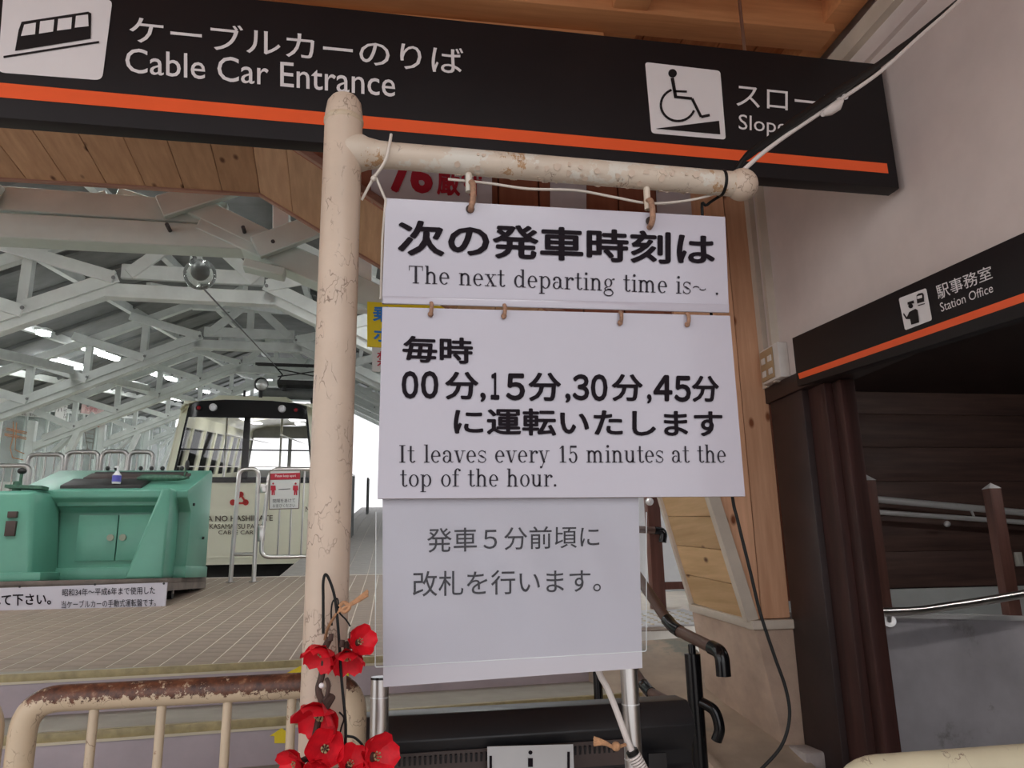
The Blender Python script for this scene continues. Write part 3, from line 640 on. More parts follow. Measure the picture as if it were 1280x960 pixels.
# secondary cross braces between trusses
for i in range(5):
    va = 8.3+4.65*i; k = thing('cross_brace', 'pair of crossed white braces between trusses, bay %s from the arch' % ['first', 'second', 'third', 'fourth', 'fifth'][i], 'brace', H(CU, va+2.3, zk(va)+.4), 'crossed braces along the hall')
    make('brace', g_board(H(CU-.5, va+.2, zk(va)+.15), H(CU+.5, va+4.4, zk(va+4.6)+.6), .05, .12), 'truss_white', k)
    make('brace', g_board(H(CU+.5, va+.2, zk(va)+.2), H(CU-.5, va+4.4, zk(va+4.6)+.65), .05, .12), 'truss_white', k)
    for s in (-2.6, 2.6): make('brace', g_board(H(CU+s, va+.1, zk(va)+.35-.46*1.86), H(CU+s, va+4.5, zk(va+4.6)+.35-.46*1.86), .07, .12), 'truss_white', k)
# lamps on the sloping roof
def roof_hit(px, py):
    d = ray(px, py); lo, hi = 3., 60.
    for _ in range(40):
        m_ = (lo+hi)/2; p = Vector((0, 0, Z0))+d*m_; u, v_ = p.dot(LA), p.dot(AX)
        if p.z < roofz(u, v_)-.27: lo = m_
        else: hi = m_
    return Vector((0, 0, Z0))+d*lo
nm = ['leftmost at the frame edge', 'left of the pair beside the second truss', 'right of the pair beside the second truss', 'under the pair, above the wall posters', 'left of the middle pair', 'right of the middle pair', 'long one above the car roof corner', 'left of the small far pair', 'right of the small far pair', 'lowest one just above the cable car corner', 'tiny pair glimpsed between near beams']
for i, (px, py, L) in enumerate(((10, 398, .8), (114, 438, .5), (136, 446, .8), (86, 457, 1.3), (194, 468, .6), (214, 474, .7), (170, 482, 1.3), (241, 484, .6), (258, 490, .5), (221, 499, 1.0), (54, 417, .2))):
    p = roof_hit(px, py); u, v_ = p.dot(LA), p.dot(AX)
    t = thing('batten_light', 'lit fluorescent batten under the hall roof, '+nm[i], 'lamp', p, 'lit battens under the hall roof')
    dl = AX*(L*.62)+Vector((0, 0, .17*L*.62))
    make('housing', g_board(p-dl+Vector((0, 0, .06)), p+dl+Vector((0, 0, .06)), .16, .04), 'truss_white', t)
    make('tube', g_board(p-dl*.97, p+dl*.97, .11, .05), 'tube_light', t)
for i, (u, v_) in enumerate(((CU-.6, 4.9), (CU-2.2, 4.7), (CU+2.6, 7.0), (CU+3.4, 9.5), (CU+3.2, 12.5), (CU+.9, 5.0), (CU-3.8, 5.6), (CU-3.9, 8.0))):  # extra battens added where they stay hidden, to light the near trusses
    z_ = roofz(u, v_)-.35; t = thing('batten_light', 'added fill batten out of view over the platform, '+('above the arch near the ridge', 'above the arch left of the ridge', 'behind the boards, nearest on the right slope', 'behind the boards, second along the right slope', 'behind the boards, farthest along the right slope', 'above the arch right of the ridge', 'beyond the left frame edge, nearer one', 'beyond the left frame edge, farther one')[i], 'lamp', H(u, v_, z_))
    make('housing', g_board(H(u, v_-.6, z_+.04), H(u, v_+.6, z_+.04+.17*1.2), .16, .03), 'truss_white', t)
    make('tube', g_board(H(u, v_-.58, z_), H(u, v_+.58, z_+.17*1.16), .11, .03), 'fill_light_near', t)
# pendant glass lamp
pl_ = atV(250, 343, 4.9)
t = thing('pendant_lamp', 'clear round glass pendant lamp with dark socket under the first beam', 'lamp', pl_)
make('socket', [g_sphere(pl_+Vector((0, 0, .02)), .06, 14, 8), g_tube([pl_+Vector((-.05, 0, .1)), pl_+Vector((0, 0, .03))], .02)], 'dark_iron', t)
make('globe', g_sphere(pl_, .1, 20, 12), glassm('lamp_glass', (.85, .87, .85), .2, .10), t)
make('rod', g_tube([pl_+Vector((-.02, 0, .08)), pl_+Vector((-.1, 0, .22)), pl_+Vector((-.1, 0, .7))], .012), 'dark_iron', t)
make('ceiling_plate', g_box(pl_.x-.17, pl_.x-.03, pl_.y-.07, pl_.y+.07, pl_.z+.7, pl_.z+.74), 'truss_white', t)
tag(make('overhead_wire', g_tube([pl_+Vector((0, .05, -.06)), atV(345, 458, 12.9)], .006, 6), 'dark_iron'), 'thin dark wire running from the pendant lamp to the car pantograph', 'wire')
# ---- left side wall of the hall: low wall, columns, panes with lettering
WU = CU-EV-.15
def wz(v): return 1.22+.125*(v-8.4)
wl_ = struct(make('wall_left', [g_hexa([H(WU-.12, 3.6, 0), H(WU, 3.6, 0), H(WU, 31, 0), H(WU-.12, 31, 0), H(WU-.12, 3.6, 1.6), H(WU, 3.6, 1.6), H(WU, 31, 4.6), H(WU-.12, 31, 4.6)])], 'truss_white', smooth=False))
wn_ = 0
for i in range(6):
    va = 3.65+4.65*i; vb = va+4.65
    for j in range(4):
        v0 = va+(vb-va)*j/4; v1 = va+(vb-va)*(j+1)/4; wn_ += 1
        zb0 = 1.6+(v0-3.6)*.1095; zb1 = 1.6+(v1-3.6)*.1095; zt0 = zk(v0)-.98; zt1 = zk(v1)-.98
        w = struct(make('window_%d' % wn_, [g_board(H(WU-.04, v0, zb0), H(WU-.04, v0, zt0), .07, .05, (0, 1, 0)), g_board(H(WU-.04, v0, zb0+.03), H(WU-.04, v1, zb1+.03), .07, .06),
             g_board(H(WU-.04, v0, zt0), H(WU-.04, v1, zt1), .07, .06)], 'truss_white', smooth=False))
        make('pane', g_hexa([H(WU-.05, v0, zb0), H(WU-.04, v0, zb0), H(WU-.04, v1, zb1), H(WU-.05, v1, zb1), H(WU-.05, v0, zt0), H(WU-.04, v0, zt0), H(WU-.04, v1, zt1), H(WU-.05, v1, zt1)]), 'glass_dull', w, smooth=False)
    t = thing('wall_column', 'white timber column of the left hall wall under truss, %s from the arch' % ['second', 'third', 'fourth', 'fifth', 'sixth', 'seventh'][i], 'column', H(WU+.08, vb, wz(vb)), 'white columns of the left hall wall')
    make('shaft', g_board(H(WU+.10, vb, 0), H(WU+.10, vb, zk(vb)-1.85+.6), .16, .14, (0, 1, 0)), 'truss_white', t, bevel=.006, seg=1)
    make('foot_bracket', [g_prism([H(WU+.17, vb-.06, wz(vb)), H(WU+.62, vb-.06, wz(vb)), H(WU+.34, vb-.06, wz(vb)+.5), H(WU+.22, vb-.06, wz(vb)+1.1), H(WU+.17, vb-.06, wz(vb)+1.2)], AX*.1)], 'truss_white', t, bevel=.004, seg=1)
# a bank of greenery and pale ground beyond the panes
m, n, l, b = newmat('foliage'); vv = coords(n, l); t0 = noise(n, l, .7, 4, vv, .6)
r = ramp(n, [(.35, (.14, .24, .15)), (.5, (.42, .56, .44)), (.62, (.72, .80, .74))]); l.new(t0.outputs[0], r.inputs[0]); l.new(r.outputs[0], b.inputs['Base Color']); b.inputs['Roughness'].default_value = .9
M['foliage'] = m
bm = bmesh.new(); bmesh.ops.create_grid(bm, x_segments=60, y_segments=16, size=1)
for p in bm.verts:
    a, c = p.co.x, p.co.y; vpos = 2+(a+1)*18; hh = (c+1)*.55; nz_ = .25*math.sin(vpos*2.3+hh*3)+.3*random.random()
    p.co = H(WU-3.0-hh*.7+nz_, vpos, .3+hh+nz_*.3+.1*vpos)
me = bpy.data.meshes.new('hillside_bushes'); bm.to_mesh(me); bm.free(); me.materials.append(m)
o = bpy.data.objects.new('hillside_bushes', me); COL.objects.link(o); o['kind'] = 'stuff'; tag(o, 'dense green bushes on the bank outside the left panes', 'bushes')
struct(make('ground_outside', g_hexa([H(WU-14, 2, -.2), H(WU-.2, 2, -.2), H(WU-.2, 40, -.2), H(WU-14, 40, -.2), H(WU-14, 2, .2), H(WU-.2, 2, .2), H(WU-.2, 40, 4.2), H(WU-14, 40, 4.2)]), 'lower_ground', smooth=False))
def wallpt(px, py):      # on the left wall plane u = WU+.03
    d = ray(px, py); t = (WU+.03)/d.dot(LA); return Vector((d.x*t, d.y*t, d.z*t+Z0))
def wallfn(px, py, pl): return wallpt(px, py)
def poster(pts, mat, label, words, tm='ink'):
    P = [wallpt(*p) for p in pts]; t = thing('wall_poster', label, 'poster', P[3]); make('sheet', g_prism(P, LA*-.01), mat, t, smooth=False)
    for s, qd, bold, mm in words: text(s, [wallpt(*p) for p in qd], mm, t, LA*.004, bold)
    return t
poster(((-30, 470), (56, 478), (52, 522), (-30, 515)), 'poster_white', 'white poster with brush lettering at the left frame edge', [('はじ', ((-20, 483), (20, 487), (20, 500), (-20, 498)), .03, 'ink'), ('カ', ((40, 497), (49, 498), (48, 515), (38, 514)), .02, 'ink'), ('電話　案内所', ((26, 515), (46, 517), (46, 521), (26, 519)), .0, 'ink')])
poster(((72, 500), (86, 496), (82, 528), (68, 524)), 'poster_white', 'narrow white poster with two lines of lettering between the wall columns', [('八', ((73, 504), (78, 503), (77, 515), (72, 515)), .02, 'ink'), ('日本三景', ((80, 503), (84, 502), (82, 524), (79, 524)), .0, 'ink')])
poster(((103, 502), (131, 507), (129, 520), (101, 516)), 'poster_pink', 'faded pink poster high on the left hall wall', [('元伊勢', ((107, 507), (122, 509), (121, 515), (106, 513)), .0, 'red_print')])
poster(((117, 528), (131, 528), (131, 534), (116, 534)), 'poster_red', 'small red strip poster under the faded pink poster', [])
def outline(lines, label, w, mat):
    g = []
    for ln in lines: g += strip(wallfn, 0, ln, w)
    t = make('window_lettering', [([v+LA*.01 for v in a], f) for a, f in g], mat, smooth=False); return tag(t, label, 'lettering')
outline([[(7, 535), (36, 541)], [(7, 537), (36, 543)], [(5, 542), (36, 548)], [(5, 544), (36, 550)], [(16, 527), (16, 545), (12, 560), (15, 572), (33, 576)], [(20, 528), (19, 548), (18, 562), (24, 565), (33, 568)]], 'large outlined character in brown lines on the first left pane', 1.1, 'outline_orange')
outline([[(105, 537), (118, 538)], [(106, 541), (117, 543)], [(106, 547), (117, 549)], [(106, 552), (117, 554)], [(105, 536), (109, 560), (106, 566)], [(118, 538), (115, 560), (116, 574)], [(108, 560), (116, 566)], [(108, 567), (115, 573)]], 'outlined character with ladder strokes on the pane right of the first column', 1.0, 'letter_brown')
outline([[(160, 545), (166, 560), (162, 570)], [(164, 544), (168, 548)], [(168, 543), (172, 547)], [(172, 542), (176, 546)], [(163, 560), (172, 561)], [(167, 561), (167, 573)]], 'small outlined character on the pane left of the cable car', .9, 'roof_board')
# far end: pale retaining wall outside the hall
struct(make('wall_far', g_box(1.6, 6, 31.2, 31.5, 3, 9), 'outdoor_wall', smooth=False))
# right side low wall of hall, beyond the pier
struct(make('wall_hall_right', g_hexa([(2.62, 4.8, .6), (2.74, 4.8, .6), (4.7, 31, 2), (4.6, 31, 2), (2.62, 4.8, 1.9), (2.74, 4.8, 1.9), (4.7, 31, 4.6), (4.6, 31, 4.6)]), 'outdoor_wall', smooth=False))

# ================================================================== CABLE CAR
V0 = 13.0; CW = 1.13
def C(u, v, z): return H(CU+.04+u*1.1, V0+v, z+.14*v)
car = thing('cable_car', 'cream and black cable car standing nose-on in its berth', 'cable car', C(0, 0, 1.4))
Z1, ZS, ZT = 1.40, 2.74, 3.74
def sidex(z): return CW if z < 2.7 else CW-.16*((z-2.7)/1.15)
def facev(x): return .22*max(0, (abs(x)-.80)/.33)**2      # how far the nose curves back
# nose lower panel
xs = [-CW, -1.1, -1.05, -.98, -.9, -.8, -.4, 0, .4, .8, .9, .98, 1.05, 1.1, CW]
def nose(z0, z1, xs, name, mat, par, pr=0.0, zc=None):
    vs = []; fs = []
    for i, x in enumerate(xs):
        for z in (z0, zc(x) if zc else z1):
            k = x*sidex(z)/CW; vs.append(C(k, facev(x)-pr, z)); 
    for i, x in enumerate(xs):
        for z in (z0, zc(x) if zc else z1):
            k = x*sidex(z)/CW; vs.append(C(k, facev(x)-pr+.05, z))
    n_ = len(xs); m2 = 2*n_
    for i in range(n_-1):
        a = 2*i; fs += [(a, a+2, a+3, a+1), (m2+a+1, m2+a+3, m2+a+2, m2+a), (a+1, a+3, m2+a+3, m2+a+1), (a+2, a, m2+a, m2+a+2)]
    fs += [(0, 1, m2+1, m2), (2*n_-1, 2*n_-2, m2+2*n_-2, m2+2*n_-1)]
    return make(name, (vs, fs), mat, par)
body = nose(Z1, ZS, xs, 'nose_panel', 'car_cream', car)
nose(Z1+.10, Z1+.125, xs, 'trim_line', 'car_cream', car, .012)
nose(ZT+.27, 4.06, xs, 'roof_fascia', 'car_cream', car, zc=lambda x: 3.93+.17*(1-(x/CW)**2))
nose(ZS, ZT+.28, [-CW, -1.1, -1.05, -1.0], 'corner_post', 'car_cream', car)
nose(ZS, ZT+.28, [1.0, 1.05, 1.1, CW], 'corner_post', 'car_cream', car)
xb = [-1.0, -.95, -.9, -.8, -.4, 0, .4, .8, .9, .95, 1.0]
nose(ZT, ZT+.28, xb, 'window_header', 'car_black', car, .015, zc=lambda x: ZT+.15+.15*(1-(x)**4)**.5 if abs(x) < 1 else ZT+.15)
nose(ZS-.06, ZS+.03, xb, 'window_sill', 'car_black', car, .015)
nose(ZS, ZT+.02, [-.05, 0, .05], 'centre_mullion', 'car_black', car, .015)
nose(ZS, ZT+.05, [-1.0, -.965], 'window_edge', 'car_black', car, .015); nose(ZS, ZT+.05, [.965, 1.0], 'window_edge', 'car_black', car, .015)
for s in (-1, 1):
    w = nose(ZS+.02, ZT, [s*.04, s*.4, s*.8, s*.9, s*.97] if s > 0 else [-.97, -.9, -.8, -.4, -.04], 'windscreen', 'glass', car, -.01)
    nose(3.20, 3.225, [s*.05, s*.4, s*.8, s*.97] if s > 0 else [-.97, -.8, -.4, -.05], 'sliding_bar', 'car_black', w, .012)
    nose(2.93, 2.945, [s*.05, s*.4, s*.8, s*.97] if s > 0 else [-.97, -.8, -.4, -.05], 'guard_bar', 'steel', w, .0)
    # lamps
    c1 = C(s*.49, -.03, ZT+.165); hl = make('headlamp', g_tube([c1+AX*.03, c1-AX*.02], .062, 18), 'chrome', car)
    make('lens', g_sphere(c1-AX*.012, .05, 16, 8, (1, .5, 1)), 'headlamp', hl)
    c2 = C(s*.69, -.02, ZT+.15); tl = make('tail_lamp', g_tube([c2+AX*.03, c2-AX*.015], .05, 18), 'car_black', car)
    make('lens', g_sphere(c2-AX*.01, .035, 14, 8, (1, .5, 1)), 'lamp_red', tl)
# shell sides, roof, floor, back
L_ = 9.5
for s in (-1, 1):
    make('side_wall', [g_hexa([C(s*(CW-.05), .2, Z1), C(s*CW, .2, Z1), C(s*CW, L_, Z1), C(s*(CW-.05), L_, Z1), C(s*(CW-.05), .2, 2.72), C(s*CW, .2, 2.72), C(s*CW, L_, 2.72), C(s*(CW-.05), L_, 2.72)]),
        g_hexa([C(s*(sidex(3.6)-.05), .2, 3.6), C(s*sidex(3.6), .2, 3.6), C(s*sidex(3.6), L_, 3.6), C(s*(sidex(3.6)-.05), L_, 3.6), C(s*(sidex(3.85)-.05), .2, 3.95), C(s*sidex(3.85), .2, 3.95), C(s*sidex(3.85), L_, 3.95), C(s*(sidex(3.85)-.05), L_, 3.95)])] +
        [g_board(C(s*(CW-.025), a, 2.7), C(s*(sidex(3.6)-.025), a, 3.62), .05, .12, (0, 1, 0)) for a in (.25, 1.3, 2.5, 3.7, 4.9, 6.1, 7.3, 8.5, 9.4)], 'car_cream', car)
    make('side_glass', g_hexa([C(s*(CW-.03), .2, 2.7), C(s*(CW-.02), .2, 2.7), C(s*(CW-.02), L_, 2.7), C(s*(CW-.03), L_, 2.7), C(s*(sidex(3.6)-.03), .2, 3.62), C(s*(sidex(3.6)-.02), .2, 3.62), C(s*(sidex(3.6)-.02), L_, 3.62), C(s*(sidex(3.6)-.03), L_, 3.62)]), 'glass', car, smooth=False)
rv = []; rfc = []
rx = [-.97, -.9, -.6, -.3, 0, .3, .6, .9, .97]; rz = [3.86, 3.95, 4.04, 4.08, 4.10, 4.08, 4.04, 3.95, 3.86]
for vv_ in (.06, L_):
    for a, z_ in zip(rx, rz): rv.append(C(a, vv_, z_))
for vv_ in (.06, L_):
    for a, z_ in zip(rx, rz): rv.append(C(a*.97, vv_, z_-.05))
for i in range(8): rfc += [(i, i+1, i+10, i+9), (18+i+1, 18+i, 18+i+9, 18+i+10)]
make('roof', (rv, rfc), 'car_cream', car)
make('floor_pan', g_hexa([C(-CW, .1, Z1), C(CW, .1, Z1), C(CW, L_, Z1), C(-CW, L_, Z1), C(-CW, .1, Z1+.08), C(CW, .1, Z1+.08), C(CW, L_, Z1+.08), C(-CW, L_, Z1+.08)]), 'car_interior', car)
make('underframe', [g_hexa([C(-.9, .5, 1.0), C(.9, .5, 1.0), C(.9, L_, 1.0), C(-.9, L_, 1.0), C(-.9, .5, 1.4), C(.9, .5, 1.4), C(.9, L_, 1.4), C(-.9, L_, 1.4)])]+[g_tube([C(x_, .9+2.2*k, .72), C(x_+.1, .9+2.2*k, .72)], .3, 16) for x_ in (-.6, .5) for k in (0, 3)], 'dark_iron', car)
make('rear_wall', [g_board(C(-1.1, L_, 2.1), C(1.1, L_, 2.1), .04, 1.35), g_board(C(-1, L_, 3.85), C(1, L_, 3.85), .04, .35), g_board(C(0, L_, 2.7), C(0, L_, 3.7), .04, .1, (1, 0, 0)), g_board(C(-1.05, L_, 2.7), C(-.95, L_, 3.7), .04, .1, (1, 0, 0)), g_board(C(1.05, L_, 2.7), C(.95, L_, 3.7), .04, .1, (1, 0, 0))], 'car_interior', car)
for k in range(6):
    for s in (-1, 1):
        a = 1.6+1.25*k; sb = make('seat', [g_hexa([C(s*.38, a, 1.9), C(s*1.0, a, 1.9), C(s*1.0, a+.42, 1.9), C(s*.38, a+.42, 1.9), C(s*.38, a, 2.02), C(s*1.0, a, 2.02), C(s*1.0, a+.42, 2.02), C(s*.38, a+.42, 2.02)]), g_hexa([C(s*.38, a+.36, 1.9), C(s*1.0, a+.36, 1.9), C(s*1.0, a+.44, 1.9), C(s*.38, a+.44, 1.9), C(s*.38, a+.40, 2.6), C(s*1.0, a+.40, 2.6), C(s*1.0, a+.46, 2.6), C(s*.38, a+.46, 2.6)])], 'seat_fabric', car, bevel=.02)
for s in (-1, 1): make('grab_pole', [g_tube([C(s*.42, 1.0, 1.4), C(s*.42, 1.0, 3.95)], .02, 8), g_tube([C(s*.42, .9, 3.5), C(s*.42, 9, 3.5)], .015, 8)], 'steel', car)
make('driver_desk', g_box(-.9, -.1, .25, .6, 1.7, 2.45, C), 'car_interior', car, bevel=.02)
make('cabin_light', [g_hexa([C(s*.45-.09, a, 3.90), C(s*.45+.09, a, 3.90), C(s*.45+.09, a+.7, 3.90), C(s*.45-.09, a+.7, 3.90), C(s*.45-.09, a, 3.93), C(s*.45+.09, a, 3.93), C(s*.45+.09, a+.7, 3.93), C(s*.45-.09, a+.7, 3.93)]) for s in (1, -1) for a in (1.6, 3.4, 5.2)], 'car_light', car)
# roof gear
gear = make('roof_cylinder', g_tube([C(.05, .9, 4.24), C(1.3, .9, 4.24)], .10, 16), 'roof_board', car)
make('cylinder_mount', [g_board(C(x_, .9, 4.08), C(x_, .9, 4.25), .08, .12) for x_ in (.15, .9)], 'dark_iron', gear)
make('roof_rib', g_hexa([C(-.6, .5, 4.08), C(.6, .5, 4.08), C(.6, .9, 4.1), C(-.6, .9, 4.1), C(-.5, .5, 4.15), C(.5, .5, 4.15), C(.5, .9, 4.17), C(-.5, .9, 4.17)]), 'car_cream', car)
make('horn_lamp', [g_sphere(C(.12, .45, 4.36), .12, 16, 10), g_tube([C(.12, .45, 4.1), C(.12, .45, 4.3)], .03, 8), g_tube([C(-.12, .45, 4.24), C(-.12, .45, 4.14)], .02, 8)], 'dark_iron', car)
make('horn_lens', g_sphere(C(.135, .40, 4.35), .10, 16, 10), 'chrome', car)
pant = make('pantograph', [g_tube([C(0.0, .6, 4.74), C(1.2, .6, 4.74)], .025, 8), g_tube([C(0.0, .85, 4.76), C(1.2, .85, 4.76)], .025, 8), g_board(C(.35, .7, 4.40), C(1.15, .7, 4.40), .3, .08),
    g_tube([C(.3, .6, 4.71), C(.42, .6, 4.56), C(.35, .6, 4.42)], .014, 6), g_tube([C(1.0, .6, 4.71), C(.9, .6, 4.56), C(1.05, .6, 4.42)], .014, 6), g_tube([C(.35, .6, 4.66), C(1.05, .6, 4.52)], .011, 6), g_tube([C(.35, .6, 4.52), C(1.05, .6, 4.66)], .011, 6)], 'dark_iron', car)
make('insulator', [g_tube([C(x_, .7, 4.28), C(x_, .7, 4.38)], .04, 10) for x_ in (.45, 1.05)], 'dark_iron', pant)
# emblem and lettering on the nose
PV = V0-.02
def nv(px, py, V): return atV(px, py, V)
make('emblem', [([v-AX*0 for v in a], f) for a, f in strip(nv, PV, [(300, 620), (293, 627)], 3.2)+[disc(nv, PV, 301, 618, 3.6)]+[disc(nv, PV, 291, 628, 3.8)]+[disc(nv, PV, 307, 628, 3.8)]+strip(nv, PV, [(300, 617), (308, 629)], 2.6)+strip(nv, PV, [(292, 629), (308, 629)], 2.6)+strip(nv, PV, [(301, 617), (291, 629)], 2.6)], 'car_red', car, smooth=False)
text('AMA NO HASHIDATE', pxq(nv, PV, (244, 645), (341, 644), (341, 651), (244, 652)), 'letter_brown', car, (0, 0, 0), .012)
text('KASAMATSU PARK', pxq(nv, PV, (262, 655), (328, 655), (328, 661), (262, 661)), 'letter_brown', car, (0, 0, 0), .005)
text('CABLE CAR', pxq(nv, PV, (273, 663), (317, 663), (317, 668), (273, 668)), 'letter_brown', car, (0, 0, 0), .005)
text('N', pxq(nv, PV, (382, 633), (387, 633), (387, 640), (382, 640)), 'letter_brown', car, (0, 0, 0), .005)

# ================================================================== GATES on the platform edge
GY = 7.86
def gate_tube(pts, r, name, par, mat='steel', rc=.06): return make(name, g_tube(round_corner(pts, rc), r, 12), mat, par)
gz = fz(GY)
t = thing('gate_post', 'narrow stainless hoop post in front of the cable car nose', 'gate', (-1.38, GY, gz))
gate_tube([(-1.49, GY, gz), (-1.475, GY, 2.25), (-1.29, GY, 2.25), (-1.277, GY, gz)], .021, 'hoop', t, rc=.07)
make('crossbar', g_tube([(-1.487, GY, 1.43), (-1.28, GY, 1.43)], .017), 'steel', t)
make('foot_plate', [g_tube([(x_, GY, gz), (x_, GY, gz+.008)], .045, 16) for x_ in (-1.49, -1.277)], 'steel', t)
t = thing('swing_gate', 'stainless swing gate with upright bars in front of the cable car', 'gate', (-1.16, GY, gz))
gate_tube([(-.95, GY, 1.40), (-1.23, GY, 1.40), (-1.185, GY, 2.25), (-.6, GY, 2.25)], .021, 'frame', t, rc=.1)
make('frame', g_tube([(-.95, GY, 1.40), (-.6, GY, 1.40), (-.6, GY, 2.25)], .021), 'steel', t)
make('hinge', g_box(-1.262, -1.2, GY-.02, GY+.02, 1.55, 1.70), 'steel', t, bevel=.004)
make('hinge', g_box(-1.262, -1.2, GY-.02, GY+.02, 2.02, 2.10), 'steel', t, bevel=.004)
for i in range(4):
    x_ = -1.07+i*.11; make('bar', g_tube([(x_, GY, 1.40), (x_, GY, 2.25)], .008, 8), 'steel', t)
NY = GY-.03
P4 = [atY(337, 588, NY), atY(376, 587, NY), atY(374, 636, NY), atY(336, 637, NY)]
t = thing('notice_plate', 'white and maroon keep-apart notice hanging on the stainless swing gate', 'sign', P4[3])
make('plate', g_prism(P4, (0, .012, 0)), 'poster_white', t, smooth=False)
decal('border', strip(atY, NY, [(337.5, 588.5), (375.5, 587.5), (373.5, 635.5), (336.5, 636.5), (337.5, 588.5)], 1.0), 'letter_brown', t, (0, -.002, 0))
decal('header_band', shape(atY, NY, [(338, 592), (375, 591), (375, 599), (338, 600)]), 'red_print', t, (0, -.003, 0))
text('Please keep apart', pxq(atY, NY, (344, 593.5), (370, 593), (370, 597), (344, 597.5)), 'sign_white', t, (0, -.006, 0))
for cx in (341.5, 369.5):
    decal('figure_icon', [disc(atY, NY, cx, 604.5, 1.3), shape(atY, NY, [(cx-3, 607), (cx+3, 607), (cx+3.4, 613), (cx+2, 613), (cx+2, 619), (cx+.4, 619), (cx, 614), (cx-.4, 619), (cx-2, 619), (cx-2, 613), (cx-3.4, 613)])], 'red_print', t, (0, -.004, 0))
decal('arrow', strip(atY, NY, [(348, 612), (363, 611)], .8), 'ink_soft', t, (0, -.004, 0))
text('間隔をあけて', pxq(atY, NY, (341, 624), (369, 623), (369, 628), (341, 628.5)), 'ink_soft', t, (0, -.004, 0))
text('お並びください', pxq(atY, NY, (341, 630), (369, 629.5), (369, 634), (341, 634.5)), 'ink_soft', t, (0, -.004, 0))
# barriers behind the console
fs_ = [(-60, 38, 582, 'at the left frame edge'), (36, 80, 568, 'second from the left frame edge'), (84, 124, 565, 'behind the hand gel bottle'), (128, 160, 564, 'right of the hand gel bottle'), (162, 192, 565, 'nearest the cable car corner')]
for a, b_, y_, lb in fs_:
    FY = 8.05 if y_ < 580 else 7.6
    A_ = atY(a, y_, FY); B_ = atY(b_, y_, FY); A_.z = B_.z = (A_.z+B_.z)/2; g0 = fz(FY)
    t = thing('crowd_barrier', 'grey steel barrier behind the green console, '+lb, 'barrier', (A_.x, FY, g0), 'steel barriers behind the console')
    make('frame', g_tube(round_corner([(A_.x, FY, g0), (A_.x, FY, A_.z), (B_.x, FY, A_.z), (B_.x, FY, g0)], .07), .022), 'barrier_steel', t)
    make('lower_rail', g_tube([(A_.x, FY, g0+.12), (B_.x, FY, g0+.12)], .015), 'barrier_steel', t)
    nb = max(3, int((B_.x-A_.x)/.07))
    for k in range(1, nb): x_ = A_.x+(B_.x-A_.x)*k/nb; make('bar', g_tube([(x_, FY, g0+.12), (x_, FY, A_.z)], .007, 6), 'barrier_steel', t)
# railings along the far walkway
for (px, py0, py1, Y, lb) in ((438.5, 585, 664, 13.5, 'dark upright railing panel just right of the cream pole'), (460, 583, 630, 24, 'dark railing panel farther up the bright walkway')):
    p = atY(px, py0, Y); g0 = fz(Y)
    t = thing('railing', lb, 'railing', (p.x, Y, g0))
    for dy in (0, .5, 1.0): make('post', g_box(p.x-.03, p.x+.03, Y+dy, Y+dy+.05, g0, fz(Y+dy)+1.1), 'roof_board', t)
    make('panel', g_hexa([(p.x-.01, Y, g0+.1), (p.x+.01, Y, g0+.1), (p.x+.01, Y+1, fz(Y+1)+.1), (p.x-.01, Y+1, fz(Y+1)+.1), (p.x-.01, Y, g0+1.05), (p.x+.01, Y, g0+1.05), (p.x+.01, Y+1, fz(Y+1)+1.05), (p.x-.01, Y+1, fz(Y+1)+1.05)]), 'roof_board', t)
    make('top_rail', g_board((p.x, Y, g0+1.1), (p.x, Y+1.05, fz(Y+1)+1.1), .05, .04), 'steel', t)

# ================================================================== GREEN CONSOLE on its dolly
DZ = 1.225
t = thing('dolly', 'low wooden wheeled platform under the green control console', 'dolly', (-2.6, 6.2, fz(6.2)))
make('deck', g_box(-4.0, -1.60, 6.12, 7.35, DZ-.035, DZ), 'dolly_wood', t, bevel=.004)
make('side_beam', g_box(-1.66, -1.60, 6.12, 7.35, DZ-.09, DZ-.036), 'dolly_wood', t)
make('side_beam', g_box(-4.0, -1.66, 6.12, 6.18, DZ-.12, DZ-.036), 'dolly_wood', t)
make('side_beam', g_box(-4.0, -1.66, 7.29, 7.35, DZ-.085, DZ-.036), 'dolly_wood', t)
for x_, y_ in ((-1.69, 6.55), (-1.69, 7.2), (-3.8, 6.55)):
    w = make('caster', g_tube([(x_-.02, y_, fz(y_)+.035), (x_+.02, y_, fz(y_)+.035)], .034, 14), 'dark_iron', t)
    make('fork', g_box(x_-.026, x_+.026, y_-.02, y_+.02, fz(y_)+.04, DZ-.06), 'steel', w)
con = thing('control_console', 'old mint green manual control console on a wheeled platform', 'console', (-2.4, 6.3, DZ))
G = 'green_paint'
